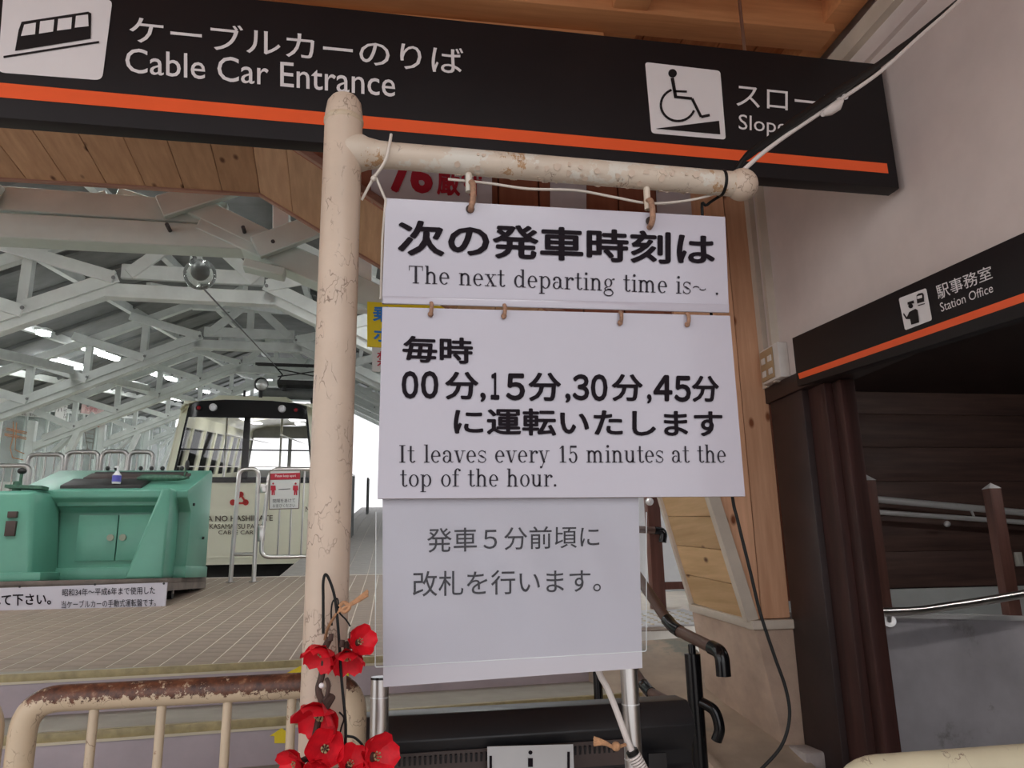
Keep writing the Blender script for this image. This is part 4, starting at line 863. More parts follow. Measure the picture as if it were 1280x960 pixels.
# back cabinet with sloping desk: profile in (y,z)
prof = [(6.52, DZ), (7.22, DZ), (7.22, 2.13), (7.17, 2.15), (6.42, 1.90), (6.42, 1.84), (6.56, 1.74)]
make('cabinet', g_prism([(-2.84, y_, z_) for y_, z_ in prof], (1.26, 0, 0)), G, con, bevel=.012)
make('plinth', g_box(-2.85, -1.57, 6.49, 7.23, DZ, DZ+.09), G, con, bevel=.006)
make('left_column', g_hexa([(-2.94, 6.18, DZ), (-2.56, 6.18, DZ), (-2.50, 6.53, DZ), (-2.94, 6.53, DZ), (-2.89, 6.22, 1.88), (-2.63, 6.22, 1.88), (-2.55, 6.53, 1.88), (-2.89, 6.53, 1.88)]), G, con, bevel=.035, seg=4)
make('column_foot', g_box(-2.97, -2.48, 6.15, 6.53, DZ, DZ+.06), G, con, bevel=.006)
make('right_column', g_hexa([(-1.93, 6.2, DZ), (-1.66, 6.2, DZ), (-1.66, 6.53, DZ), (-1.93, 6.53, DZ), (-1.73, 6.24, 1.90), (-1.665, 6.24, 1.90), (-1.665, 6.53, 1.90), (-1.73, 6.53, 1.90)]), G, con, bevel=.02, seg=3)
make('apron', g_box(-2.55, -1.66, 6.46, 6.53, 1.78, 1.88), G, con, bevel=.01)
dx = (-2.40, -2.105, -1.81)
for i in (0, 1):
    d_ = make('cabinet_door', g_box(dx[i]+.004, dx[i+1]-.004, 6.508, 6.53, DZ+.14, DZ+.49), G, con, bevel=.003)
    kx = dx[1]+(-.045 if i == 0 else .045)
    make('knob', g_tube([(kx, 6.508, DZ+.315), (kx, 6.495, DZ+.315)], .026, 16), 'brass_knob', d_)
make('gauge_window', g_box(atY(8, 640, 6.17).x, atY(20, 640, 6.17).x, 6.185, 6.25, atY(8, 647, 6.17).z, atY(8, 639, 6.17).z), 'vent_dark', con, bevel=.004)
make('gauge_window', g_box(atY(5, 660, 6.17).x, atY(18, 660, 6.17).x, 6.18, 6.25, atY(8, 670, 6.17).z, atY(8, 651, 6.17).z), 'vent_dark', con, bevel=.004)
def desk(x_, f_, up_=0): y_ = 6.42+.75*f_; return Vector((x_, y_, 1.90+.25*f_+up_))
make('desk_plate', g_hexa([desk(-2.55, .08, -.01), desk(-1.95, .08, -.01), desk(-1.95, .4, -.01), desk(-2.55, .4, -.01), desk(-2.55, .08, .025), desk(-1.95, .08, .025), desk(-1.95, .4, .025), desk(-2.55, .4, .025)]), 'dark_iron', con, bevel=.005)
make('desk_plate', g_hexa([desk(-2.5, .48, -.01), desk(-1.7, .48, -.01), desk(-1.7, .72, -.01), desk(-2.5, .72, -.01), desk(-2.5, .48, .02), desk(-1.7, .48, .02), desk(-1.7, .72, .02), desk(-2.5, .72, .02)]), 'vent_dark', con, bevel=.005)
make('desk_strip', g_hexa([desk(-2.5, .8, -.01), desk(-1.75, .8, -.01), desk(-1.75, .84, -.01), desk(-2.5, .84, -.01), desk(-2.5, .8, .012), desk(-1.75, .8, .012), desk(-1.75, .84, .012), desk(-2.5, .84, .012)]), 'dark_iron', con)
for k, x_ in enumerate((-2.43, -2.36, -2.16, -2.07, -1.98, -1.82)): make('knob', g_sphere(desk(x_, .92, .03), .02, 10, 6), 'dark_iron', con)
lv = make('lever', [g_tube([desk(-2.05, .34, .035), desk(-2.0, .34, .04), desk(-1.72, .28, .05), desk(-1.63, .27, .05)], .03, 12, rs=[.01, .03, .026, .008]), g_tube([desk(-1.68, .3, .04), desk(-1.66, .3, .17)], .008, 8)], 'green_dark', con, bevel=.004)
make('lever_grip', g_sphere(desk(-1.66, .3, .15), .022, 12, 8, (.8, .8, 2.0)), 'dark_iron', lv)
cr = make('brake_handle', [g_tube([(-2.80, 6.35, 1.88), (-2.80, 6.35, 1.96)], .03, 12), g_board((-2.86, 6.35, 1.92), (-2.60, 6.35, 1.91), .12, .025), g_tube([(-2.78, 6.35, 1.93), (-2.78, 6.35, 2.03)], .012, 8)], 'green_dark', con)
make('grip', g_sphere((-2.78, 6.35, 2.04), .03, 12, 8, (1.1, 1.1, .8)), 'dark_iron', cr)
make('bolt', [g_tube([(-1.58, y_, z_), (-1.565, y_, z_)], .012, 8) for y_, z_ in ((7.0, 1.55), (6.6, 1.8))], 'dark_iron', con)
b0 = desk(-2.15, .12, .028)
t = thing('gel_bottle', 'clear hand gel pump bottle with blue label on the green console', 'bottle', b0)
make('bottle_body', g_tube([b0, b0+Vector((0, 0, .01)), b0+Vector((0, 0, .07)), b0+Vector((0, 0, .09)), b0+Vector((0, 0, .10))], .03, 16, rs=[.03, .033, .033, .018, .014]), 'bottle_clear', t)
make('label', g_tube([b0+Vector((0, 0, .015)), b0+Vector((0, 0, .065))], .034, 16), 'label_blue', t)
make('pump', [g_tube([b0+Vector((0, 0, .10)), b0+Vector((0, 0, .135))], .008, 8), g_board(b0+Vector((-.022, 0, .135)), b0+Vector((.012, 0, .135)), .016, .012)], 'bottle_clear', t)
# explanatory board leaning on the dolly
BY = 6.08
Q = [atY(-60, 737, BY), atY(209, 728, BY), atY(206, 762, BY), atY(-60, 772, BY)]
t = thing('explanatory_board', 'long white board with black lettering below the green console', 'sign', Q[3])
make('panel', g_prism(Q, (0, .02, 0)), 'board_white', t, smooth=False)
make('screw', [g_tube([atY(a, b_, BY), atY(a, b_, BY)+Vector((0, -.006, 0))], .008, 8) for a, b_ in ((25, 733.5), (119, 730.5), (205, 729.5), (21, 766), (115, 763.5), (202, 759))], 'dark_iron', t)
text('触れて下さい。', pxq(atY, BY, (-28, 743), (64, 741), (64, 756), (-28, 758)), 'ink', t, (0, -.003, 0), .02)
text('昭和34年～平成6年まで使用した', pxq(atY, BY, (78, 736), (194, 733), (194, 742.5), (78, 745.5)), 'ink', t, (0, -.003, 0), .004)
text('当ケーブルカーの手動式運転盤です。', pxq(atY, BY, (77, 751), (195, 748), (195, 757.5), (77, 760.5)), 'ink', t, (0, -.003, 0), .004)
make('support', g_box(-2.9, -2.84, BY+.021, BY+.04, fz(BY), Q[0].z-.02), 'dolly_wood', t)
make('support', g_box(-1.75, -1.70, BY+.021, BY+.04, fz(BY), Q[1].z-.02), 'dolly_wood', t)

# ================================================================== FOREGROUND CEILING
ce = struct(make('ceiling', g_box(-6, 1.6, -1.2, 3.03, 3.17, 3.22), 'red_board', smooth=False))
x = -6.0
while x < 1.58: make('plank', g_box(x+.002, min(x+.15, 1.598)-.002, -1.2, 3.03, 3.155-.003*(int(x*10) % 2), 3.17), 'ceiling_plank', ce, bevel=.002, seg=1); x += .15
for y_ in (2.10, 1.2, .3, -.6): make('beam', g_box(-6, 1.5, y_, y_+.11, 3.03, 3.155), 'ceiling_beam', ce, bevel=.004)
make('beam', g_box(1.46, 1.55, -1.2, 3.0, 3.06, 3.155), 'ceiling_beam', ce, bevel=.004)
make('beam', g_box(.70, .82, 1.2, 3.0, 3.04, 3.154), 'ceiling_beam', ce, bevel=.004)
make('beam', g_box(-6, .70, 2.21, 2.34, 3.0, 3.155), 'ceiling_beam', ce, bevel=.004)

for i, (x_, y_) in enumerate(((-2.4, -.3), (.2, -.6), (-2.6, 1.0))):
    t = thing('batten_light', 'fluorescent batten on the timber ceiling, '+('far left behind the photographer', 'right behind the photographer', 'left, level with the pole')[i], 'lamp', (x_, y_, 3.0))
    make('housing', g_box(x_-.6, x_+.6, y_-.07, y_+.07, 2.99, 3.02), 'truss_white', t)
    make('tube', g_box(x_-.58, x_+.58, y_-.05, y_+.05, 2.955, 2.985), 'tube_light_front', t)

# ================================================================== BLACK OVERHEAD SIGN (Y = 2.0)
BS = 2.0
def zt(x): return 2.86-.0156*(x+.0)
def zb(x): return 2.412-.0165*(x+.0)
sg = thing('overhead_sign', 'long black cable car entrance sign with orange stripe hung from the ceiling', 'sign', (0, BS, 2.41))
make('panel', g_prism([(-1.62, BS, zb(-1.62)), (1.576, BS, zb(1.576)), (1.576, BS, zt(1.576)), (-1.62, BS, zt(-1.62))], (0, .055, 0)), 'sign_black', sg, bevel=.003)
make('side_cap', g_prism([(1.576, BS+.002, zb(1.576)+.002), (1.59, BS+.02, zb(1.576)+.01), (1.59, BS+.02, zt(1.576)-.01), (1.576, BS+.002, zt(1.576)-.002)], (0, .03, 0)), 'sign_black', sg)
o0 = (0, -.002, 0); o1 = (0, -.004, 0)
def sz(x, f): return zb(x)+(zt(x)-zb(x))*f
decal('stripe', ([(-1.62, BS, 2.558), (1.545, BS, 2.434+.002), (1.548, BS, 2.470), (-1.62, BS, 2.558)][:0] or [(-1.62, BS, 2.500), (1.543, BS, 2.434), (1.543, BS, 2.469), (-1.62, BS, 2.546)], [(0, 1, 2, 3)]), 'sign_orange', sg, o0)
text('ケーブルカーのりば', pxq(atY, BS, (162, 19), (579, 60), (579, 94), (162, 53)), 'sign_white', sg, o0, .006)
text('Cable Car Entrance', pxq(atY, BS, (157, 60), (494, 90), (494, 122), (157, 91)), 'sign_white', sg, o0, .004)
text('スロープ', pxq(atY, BS, (920, 103), (1060, 118), (1060, 147), (920, 133)), 'sign_white', sg, o0, .002)
text('Slope', pxq(atY, BS, (923, 143), (983, 150), (983, 173), (923, 168)), 'sign_white', sg, o0, .0)
ic = decal('pictogram_panel', (rounded_quad([atY(5, -10, BS), atY(141, 0, BS), atY(128, 101, BS), atY(-3, 91, BS)], .02), [tuple(range(24))]), 'sign_white', sg, o0)
k1 = 1/2.667
decal('car_symbol', [shape(atY, BS, [(a*k1, b_*k1) for a, b_ in ((74, 76), (296, 42), (306, 48), (304, 132), (52, 173), (64, 104))]), *strip(atY, BS, [(14*k1, 193*k1), (332*k1, 143*k1)], 2.6)], 'sign_black', ic, (0, -.004, 0))
decal('car_symbol_windows', [shape(atY, BS, [(a*k1, b_*k1) for a, b_ in p]) for p in (((84, 87), (123, 80), (120, 119), (73, 125)), ((137, 76), (184, 70), (180, 110), (133, 117)), ((197, 68), (243, 62), (240, 101), (193, 107)), ((256, 58), (296, 53), (298, 92), (252, 97)))], 'sign_white', ic, (0, -.006, 0))
ic = decal('pictogram_panel', (rounded_quad([atY(806, 78, BS), atY(900, 89, BS), atY(907, 175, BS), atY(814, 167, BS)], .012), [tuple(range(24))]), 'sign_white', sg, o0)
def k3(p): return [(800+a*k1, b_*k1) for a, b_ in p]
arcp = [(800+(125+57*math.cos(math.radians(a)))*k1, (352+54*math.sin(math.radians(a)))*k1) for a in range(20, 252, 12)]
decal('wheelchair_symbol', [disc(atY, BS, 800+107*k1, 247*k1, 5.4), *strip(atY, BS, k3([(106, 262), (117, 324)]), 4.2), *strip(atY, BS, k3([(112, 325), (172, 331), (202, 392), (231, 386)]), 3.4), *strip(atY, BS, k3([(112, 306), (155, 308)]), 2.6), *strip(atY, BS, arcp, 3.0), shape(atY, BS, k3([(50, 431), (262, 405), (266, 450)]))], 'sign_black', ic, (0, -.004, 0))
for x_, in ((1.115,), (-.55,)):
    make('hanging_rod', g_tube([(x_, BS+.03, zt(x_)), (x_, BS+.03, 3.155)], .006, 8), 'steel', sg)

# ================================================================== STATION OFFICE SIGN on the right wall
OX = WX-.035
A1, B1 = atX(986, 425, OX), atX(1001, 481, OX); C1, D1 = atX(1280, 290.5, OX), atX(1280, 395, OX)
yl = (A1.y+B1.y)/2; yr = 1.0
def ext(p, q_, y): return p.z+(q_.z-p.z)*(y-p.y)/(q_.y-p.y)
zl1, zr1, zl0, zr0 = A1.z, ext(A1, C1, yr), B1.z, ext(B1, D1, yr)
os_ = thing('office_sign', 'black station office sign with orange stripe over the dark doorway', 'sign', (OX, yl, zl0))
make('panel', g_hexa([(OX, yl, zl0), (OX, yr, zr0), (WX+.01, yr, zr0), (WX+.01, yl, zl0), (OX, yl, zl1), (OX, yr, zr1), (WX+.01, yr, zr1), (WX+.01, yl, zl1)]), 'sign_black', os_, bevel=.002)
ox = (-.002, 0, 0)
S1, S2 = atX(998, 467, OX), atX(1000, 474, OX); S3, S4 = atX(1280, 366.5, OX), atX(1280, 377.5, OX)
decal('stripe', ([S2, (OX, yr, ext(S2, S4, yr)), (OX, yr, ext(S1, S3, yr)), S1], [(0, 1, 2, 3)]), 'sign_orange', os_, ox)
text('駅事務室', pxq(atX, OX, (1169.5, 357), (1239, 331), (1242, 348), (1174, 375)), 'sign_white', os_, ox, .004)
text('Station Office', pxq(atX, OX, (1175, 379), (1241, 354), (1242.5, 365), (1177.5, 390)), 'sign_white', os_, ox, .0)
ic = decal('pictogram_panel', (rounded_quad([atX(1124, 373, OX), atX(1158.5, 360, OX), atX(1166, 400, OX), atX(1132, 413, OX)], .008), [tuple(range(24))]), 'sign_white', os_, ox)
def k4(p): return [(960+a*.25, 260+b_*.25) for a, b_ in p]
decal('officer_symbol', [disc(atX, OX, 960+719*.25, 260+490*.25, 3.0), shape(atX, OX, k4([(703, 472), (733, 462), (737, 476), (704, 484)])), shape(atX, OX, k4([(684, 524), (700, 546), (712, 520), (742, 504), (754, 510), (762, 572), (722, 584), (716, 556), (696, 556), (682, 534)])),
     shape(atX, OX, k4([(748, 438), (758, 428), (778, 424), (785, 434), (787, 468), (752, 478)])), *strip(atX, OX, k4([(756, 488), (790, 478)]), 1.2)], 'sign_black', ic, (-.004, 0, 0))
decal('train_symbol_window', [shape(atX, OX, k4([(754, 442), (779, 435), (780, 449), (755, 456)]))], 'sign_white', ic, (-.006, 0, 0))
# outlet block
t = thing('outlet_block', 'beige surface outlet box beside the office sign', 'outlet', (WX-.03, 2.86, 1.97))
ya, yb = 2.835, 2.965
make('body', g_box(WX-.045, WX, ya-.02, yb+.01, 1.975, 2.125), 'outlet_body', t, bevel=.006)
make('face_plate', g_box(WX-.05, WX-.046, ya+.02, yb, 1.985, 2.115), 'outlet_plate', t, bevel=.002)
for a in (0, 1):
    for b_ in (0, 1):
        y_ = ya+.045+a*.055; z_ = 2.015+b_*.055
        make('socket', g_box(WX-.054, WX-.05, y_-.016, y_+.016, z_-.013, z_+.013), 'outlet_body', t, bevel=.002)

# ================================================================== PASSAGE: posts, handrails, switch
for i, (px, pt, pbt, lb) in enumerate(((1080, 601, 762, 'brown square timber post nearest the door jamb, standing on the grey parapet'), (1236, 611, 771, 'brown square timber post on the grey parapet toward the right frame edge'))):
    a = atY(px-3, pt, 3.46); b_ = atY(px+ (18 if i == 0 else 22), pbt, 3.46); x_ = (a.x+b_.x)/2; x_ = a.x+.028
    zt_ = a.z; zb_ = 1.012 if i == 0 else .955
    t = thing('timber_post', lb, 'post', (x_, 3.46, zb_))
    s = .034; ang = math.radians(38); cs, sn = math.cos(ang)*s*1.414, math.sin(ang)*s*1.414
    cor = [(x_+math.cos(ang+k*math.pi/2)*s*1.25, 3.46+math.sin(ang+k*math.pi/2)*s*1.25) for k in range(4)]
    make('shaft', g_hexa([(c[0], c[1], zb_) for c in cor]+[(c[0], c[1], zt_) for c in cor]), 'brown_post', t, bevel=.002)
    make('cap', ([Vector((x_+(c[0]-x_)*1.06, 3.46+(c[1]-3.46)*1.06, zt_)) for c in cor]+[Vector((x_, 3.46, zt_+.03))], [(3, 2, 1, 0), (0, 1, 4), (1, 2, 4), (2, 3, 4), (3, 0, 4)]), 'parapet_cap', t, smooth=False)
RY = 4.46
def railing_wall(p, label, r):
    pts = [atY(a, b_, RY) for a, b_ in p]; d = (pts[1]-pts[0]); pts = [pts[0]-d*.15, pts[0], pts[1], pts[1]+d*1.0]
    t = thing('wall_handrail', label, 'handrail', pts[0]); make('rail', g_tube(pts, r), 'chrome', t); return t, pts
t, P = railing_wall(((1050, 620), (1280, 641)), 'upper chrome handrail on the dark boarded wall', .022)
make('bracket', [g_tube(round_corner([atY(a, b_, RY), atY(a+4, b_+9, RY), atY(a+5, b_+11, 4.6)], .01), .008, 8) for a, b_ in ((1064, 622), (1213, 636))], 'chrome', t)
t, P = railing_wall(((1095, 640), (1280, 653)), 'lower chrome handrail on the dark boarded wall', .016)
for a, b_ in ((1067, 646), (1184, 655)): make('bracket', [g_tube([atY(a, b_, RY), atY(a, b_+2, 4.59)], .009, 8), g_sphere(atY(a, b_, RY), .02, 10, 6)], 'chrome', t)
pts = [atY(a, b_, 3.30) for a, b_ in ((1058, 766), (1075, 765.5), (1110, 765), (1150, 763), (1185, 758), (1225, 752), (1290, 741))]
t = thing('parapet_handrail', 'curving steel handrail with dark underside in front of the grey parapet', 'handrail', pts[0])
make('rail', g_tube(smooth_path(pts), .019), 'steel', t)
make('bracket', [g_tube(round_corner([atY(1112, 765, 3.3), atY(1112, 776, 3.33), atY(1112, 776, 3.4)], .02), .009, 8), g_tube([atY(1112, 776, 3.37), atY(1112, 776, 3.40)], .028, 14)], 'steel', t)
a = atY(1272, 699, 4.6)
tag(make('light_switch', [g_box(a.x-.025, a.x+.03, 4.588, 4.6, a.z-.045, a.z+.045), g_box(a.x-.01, a.x+.015, 4.584, 4.59, a.z-.03, a.z+.03)], 'switch_white', bevel=.003), 'small cream switch plate on the dark boarded wall', 'switch')

# ================================================================== BEHIND THE PIER: stair handrail, brown post
t = thing('handrail_post', 'brown timber post carrying a rail end, right of the hanging sheet', 'post', (1.72, 5.2, fz(5.2)))
pa, pb_ = atY(813, 600, 5.2), atY(816, 738, 5.2)
make('shaft', g_box(pa.x-.045, pa.x+.045, 5.16, 5.24, fz(5.2), 1.95), 'brown_post', t, bevel=.004)
make('base_rail', g_board((pa.x, 5.2, atY(840, 732, 5.2).z), (pa.x+.6, 5.2, atY(840, 732, 5.2).z), .05, .05), 'brown_post', t)
make('bolt', g_sphere(atY(812, 627, 5.12), .028, 12, 8), 'chrome', t)
rr = make('rail', g_tube([atY(770, 660, 5.1), atY(820, 663, 5.1)], .024), 'rail_brown', t)
make('rail_end', g_tube(round_corner([atY(818, 663, 5.1), atY(830, 664, 5.1), atY(828, 678, 5.1)], .05), .027), 'black_gloss', rr)
struct(make('wall_landing', g_box(1.72, 3.2, 6.3, 6.4, .6, 3.0), 'outdoor_wall', smooth=False))
struct(make('trim_3', g_box(1.72, 3.2, 6.22, 6.3, .6, atY(820, 738, 6.2).z), 'pale_wall', smooth=False))
# tactile tile patch
tp = thing('tactile_mat', 'pale dotted tactile paving patch behind the stair handrail', 'paving', (1.3, 4.6, fz(4.6)))
make('mat', g_hexa([(1.05, 4.45, fz(4.45)), (1.95, 4.45, fz(4.45)), (1.95, 5.1, fz(5.1)), (1.05, 5.1, fz(5.1)), (1.05, 4.45, fz(4.45)+.008), (1.95, 4.45, fz(4.45)+.008), (1.95, 5.1, fz(5.1)+.008), (1.05, 5.1, fz(5.1)+.008)]), 'parapet_cap', tp)
stuff(make('dots', [g_tube([(1.1+.07*i, 4.5+.07*j, fz(4.5+.07*j)+.006), (1.1+.07*i, 4.5+.07*j, fz(4.5+.07*j)+.013)], .014, 6) for i in range(12) for j in range(8)], 'nosing_edge', tp))
# stair handrail
HX = 1.06
hp = [atX(778, 700, 1.0), atX(797, 720, 1.02), atX(836, 778, 1.05), atX(845, 787, 1.06), atX(893, 811, 1.10)]
t = thing('stair_handrail', 'brown and black double handrail beside the steps', 'handrail', (HX, 2.7, .5))
make('upper_rail', g_tube([hp[0]+(hp[0]-hp[1])*2, hp[0], hp[1], hp[2]], .021, 14), 'rail_brown', t)
make('upper_rail', g_tube([hp[3], hp[4]], .021, 14), 'rail_brown', t)
make('elbow', g_tube(smooth_path([hp[2]+(hp[2]-hp[1]).normalized()*-.02, hp[2]+(hp[3]-hp[2])*.6, hp[3]+(hp[4]-hp[3]).normalized()*.03]), .0235, 14), 'black_gloss', t)
e0, e1 = hp[4], hp[4]+(hp[4]-hp[3]).normalized()*.045
make('rail_end', g_tube(round_corner([e0-(e1-e0)*.4, e1, e1+Vector((0, 0, -.075))], .035), .0245, 14), 'black_gloss', t)
pp = atX(864, 798, 1.07)
make('post', g_tube([(pp.x, pp.y, pp.z-.02), (pp.x, pp.y, pp.z-.05), (pp.x, pp.y, pp.z-.052), (pp.x, pp.y, .42), (pp.x, pp.y, 0.12)], .03, 16, rs=[.013, .013, .028, .028, .028]), 'black_gloss', t)
lp = [atX(760, 790, .98), atX(806, 858, 1.0), atX(812, 865, 1.01), atX(848, 884, 1.03)]
make('lower_rail', g_tube([lp[0], lp[1]], .019, 12), 'rail_brown', t); make('lower_rail', g_tube([lp[2], lp[3]], .019, 12), 'rail_brown', t)
make('elbow', g_tube([lp[1]-(lp[1]-lp[0]).normalized()*.02, lp[2], lp[2]+(lp[3]-lp[2]).normalized()*.02], .022, 12), 'black_gloss', t)
bx = pp+Vector((.045, -.05, -.30))
make('side_loop', g_tube(smooth_path([pp+Vector((.01, -.02, -.21)), pp+Vector((.045, -.05, -.235)), pp+Vector((.055, -.06, -.29)), pp+Vector((.045, -.05, -.33))]), .019, 12), 'black_gloss', t)
pq = atX(805, 700, 1.0); make('post', g_tube([(pq.x, 3.25, 1.12), (pq.x, 3.25, .52)], .024, 14), 'black_gloss', t)
pq = atY(745, 850, 3.45); make('post', g_tube([(pq.x, 3.42, .9), (pq.x, 3.42, .684)], .02, 14), 'black_gloss', t)

# ================================================================== BLACK DISPLAY HOUSING and its stainless uprights
KY = 1.75
def ky(px, py): return atY(px, py, KY)
TLk, TRk = ky(436, 901), ky(865, 877)
t = thing('display_housing', 'black slotted equipment housing on stainless legs below the hanging sheet', 'equipment', (.3, KY, 0))
x0, x1 = TLk.x, TRk.x; zt1, zt2 = TLk.z, TRk.z; zm = (zt1+zt2)/2
def prk(x): z_ = zt1+(zt2-zt1)*(x-x0)/(x1-x0); return [(x, KY+.10, z_), (x, KY+.03, z_), (x, KY+.005, z_-.018), (x, KY-.012, z_-.045), (x, KY-.006, z_-.065), (x, KY+.02, z_-.10), (x, KY+.02, z_-.13), (x, KY+.0, z_-.145), (x, KY, .42), (x, KY+.10, .42)]
pl0, pl1 = prk(x0), prk(x1)
make('housing', ([Vector(p) for p in pl0+pl1], [tuple(range(9, -1, -1)), tuple(range(10, 20))]+[(i, (i+1) % 10, (i+1) % 10+10, i+10) for i in range(10)]), 'black_satin', t, bevel=.003)
sl = []
for i in range(44):
    f_ = .14+.0142*i; x_ = x0+(x1-x0)*f_; z_ = zt1+(zt2-zt1)*f_-.083; sl.append(g_board((x_, KY-.010, z_+.008), (x_, KY-.004, z_-.012), .0045, .006, (0, 1, 0)))
stuff(make('vent_slots', sl, 'black_satin', t))
make('vent_panel', g_hexa([(x0+.09, KY-.008, zt1-.118), (x1-.16, KY-.008, zt2-.118), (x1-.16, KY+.03, zt2-.118), (x0+.09, KY+.03, zt1-.118), (x0+.09, KY-.008, zt1-.068), (x1-.16, KY-.008, zt2-.068), (x1-.16, KY+.03, zt2-.068), (x0+.09, KY+.03, zt1-.068)]), 'vent_dark', t)
make('end_plate', g_box(x1-.11, x1-.07, KY-.008, KY, zt2-.19, zt2-.10), 'black_gloss', t)
make('leg', g_box(x0+.1, x0+.16, KY+.02, KY+.08, 0, .42), 'black_satin', t); make('leg', g_box(x1-.16, x1-.1, KY+.02, KY+.08, 0, .42), 'black_satin', t)
make('foot', g_box(x0+.05, x0+.2, KY-.08, KY+.12, 0, .02), 'black_satin', t); make('foot', g_box(x1-.2, x1-.05, KY-.08, KY+.12, 0, .02), 'black_satin', t)
b1, b2 = atY(609, 933, KY-.03), atY(716, 930, KY-.03)
br = make('bracket_plate', g_hexa([(b1.x, KY-.033, .70), (b2.x, KY-.033, .70), (b2.x, KY-.03, .70), (b1.x, KY-.03, .70), (b1.x, KY-.033, b1.z), (b2.x, KY-.033, b2.z), (b2.x, KY-.03, b2.z), (b1.x, KY-.03, b1.z)]), 'bracket_white', t)
for g_ in strip(lambda a, b_, p_: atY(a, b_, p_), KY-.03, [(613, 944), (613, 962)], 3.2)+strip(lambda a, b_, p_: atY(a, b_, p_), KY-.03, [(710, 939), (710, 962)], 3.2)+[disc(lambda a, b_, p_: atY(a, b_, p_), KY-.03, 662.5, 940, 2.6)]+strip(lambda a, b_, p_: atY(a, b_, p_), KY-.03, [(662.5, 947), (662.5, 958)], 6): make('bracket_slot', ([v_+Vector((0, -.005, 0)) for v_ in g_[0]], g_[1]), 'ink', br, smooth=False)
UY = 1.42
for a, top_, lb in ((475, 849, 'left stainless tube upright with black open top, below the hanging sheet'), (784, 800, 'right stainless tube upright reaching behind the hanging sheet')):
    p = atY(a, top_, UY); t = thing('steel_upright', lb, 'pole', (p.x, UY, 0))
    make('tube', g_tube([(p.x, UY, 0), (p.x, UY, p.z)], .0155, 20), 'steel', t)
    make('end_ring', g_tube([(p.x, UY, p.z), (p.x, UY, p.z+.004)], .0158, 20), 'black_gloss', t)
    make('joint_ring', [g_tube([(p.x, UY, z_), (p.x, UY, z_+.002)], .0161, 20) for z_ in (p.z-.03, p.z-.11, p.z-.2) if z_ > 0], 'chrome', t)
    make('base_plate', g_tube([(p.x, UY, 0), (p.x, UY, .01)], .07, 20), 'steel', t)

# ================================================================== CREAM PIPE FRAME with boards
PY = 1.3
pt_ = atY(431, 122, PY); pbm = atY(417, 500, PY)
PX = (pt_.x+pbm.x)/2
fr = thing('sign_pole', 'tall cream painted pipe pole with a side arm, flaking paint', 'pole', (PX, PY, 0))
R1 = .0345
make('pole', g_tube([(PX, PY, 0), (PX, PY, .5), (PX, PY, 1.0), (PX, PY, 1.5), (PX, PY, 2.06), (PX, PY, 2.085), (PX, PY, 2.096)], R1, 40, rs=[R1]*5+[R1*.9, R1*.7]), 'pipe_cream', fr)
make('collar', g_tube([(PX, PY, 2.042), (PX, PY, 2.045), (PX, PY, 2.05), (PX, PY, 2.053)], R1, 40, rs=[R1, R1*1.05, R1*1.05, R1]), 'bar_cream', fr)
aL, aR = atY(440, 190, PY), atY(905, 230, PY); zA = (aL.z+aR.z)/2
aL = Vector((PX, PY, atY(450, 191, PY).z)); kn = atY(927, 231, PY)
ad = (kn-aL)
arm = make('arm', g_tube([aL+ad*f_ for f_ in (0, .045, .06, .085, .12, .3, .5, .7, .9, .985)], .024, 32, rs=[.034, .034, .029, .0255]+[.0245]*6), 'pipe_flaky', fr)
make('end_knob', g_sphere(kn, .032, 28, 18, (1.0, 1, 1)), 'pipe_cream', fr)
bd = aL+ad*.945; make('arm_band', g_tube([bd-ad.normalized()*.003, bd+ad.normalized()*.003], .0262, 32), 'black_wire', fr)
# flakes of lifted paint on the arm
fl_g = []
for k in range(46):
    f_ = random.uniform(.25, .93); a_ = random.uniform(-2.3, .2); c_ = aL+ad*f_+Vector((0, -math.cos(a_)*.0248, math.sin(a_)*.0248))
    w_ = random.uniform(.003, .009); nrm = Vector((0, -math.cos(a_), math.sin(a_))); tn = Vector((0, math.sin(a_), math.cos(a_)))
    nn = 6; ph = random.random()*6; vs = [c_+(Vector((1, 0, 0))*math.cos(ph+6.283*j/nn)+tn*math.sin(ph+6.283*j/nn))*w_*random.uniform(.6, 1.1)+nrm*random.uniform(.0002, .0022) for j in range(nn)]
    fl_g.append((vs+[v_-nrm*.0015 for v_ in vs], [tuple(range(nn)), tuple(range(2*nn-1, nn-1, -1))]+[(j, (j+1) % nn, (j+1) % nn+nn, j+nn) for j in range(nn)]))
stuff(make('paint_flakes', fl_g, 'pipe_cream', fr))
# eyes under the arm and hooks
for a, ya_, yb_ in ((586, 214, 240), (808, 234, 262)):
    p = atY(a, ya_, PY); q_ = atY(a, yb_, PY)
    e_ = make('lug', g_tube([(p.x, PY, p.z+.01), (p.x, PY, q_.z+.0)], .0065, 12), 'pipe_flaky', fr)
    hx = q_.x+.003
    hk = make('hook', g_tube(smooth_path([(hx-.002, PY+.004, q_.z+.018), (hx+.003, PY-.012, q_.z+.012), (hx+.003, PY-.016, q_.z-.02), (hx, PY-.014, q_.z-.036), (hx, PY+.004, q_.z-.038)], 5), .0056, 10), 'rusty_hook', e_)
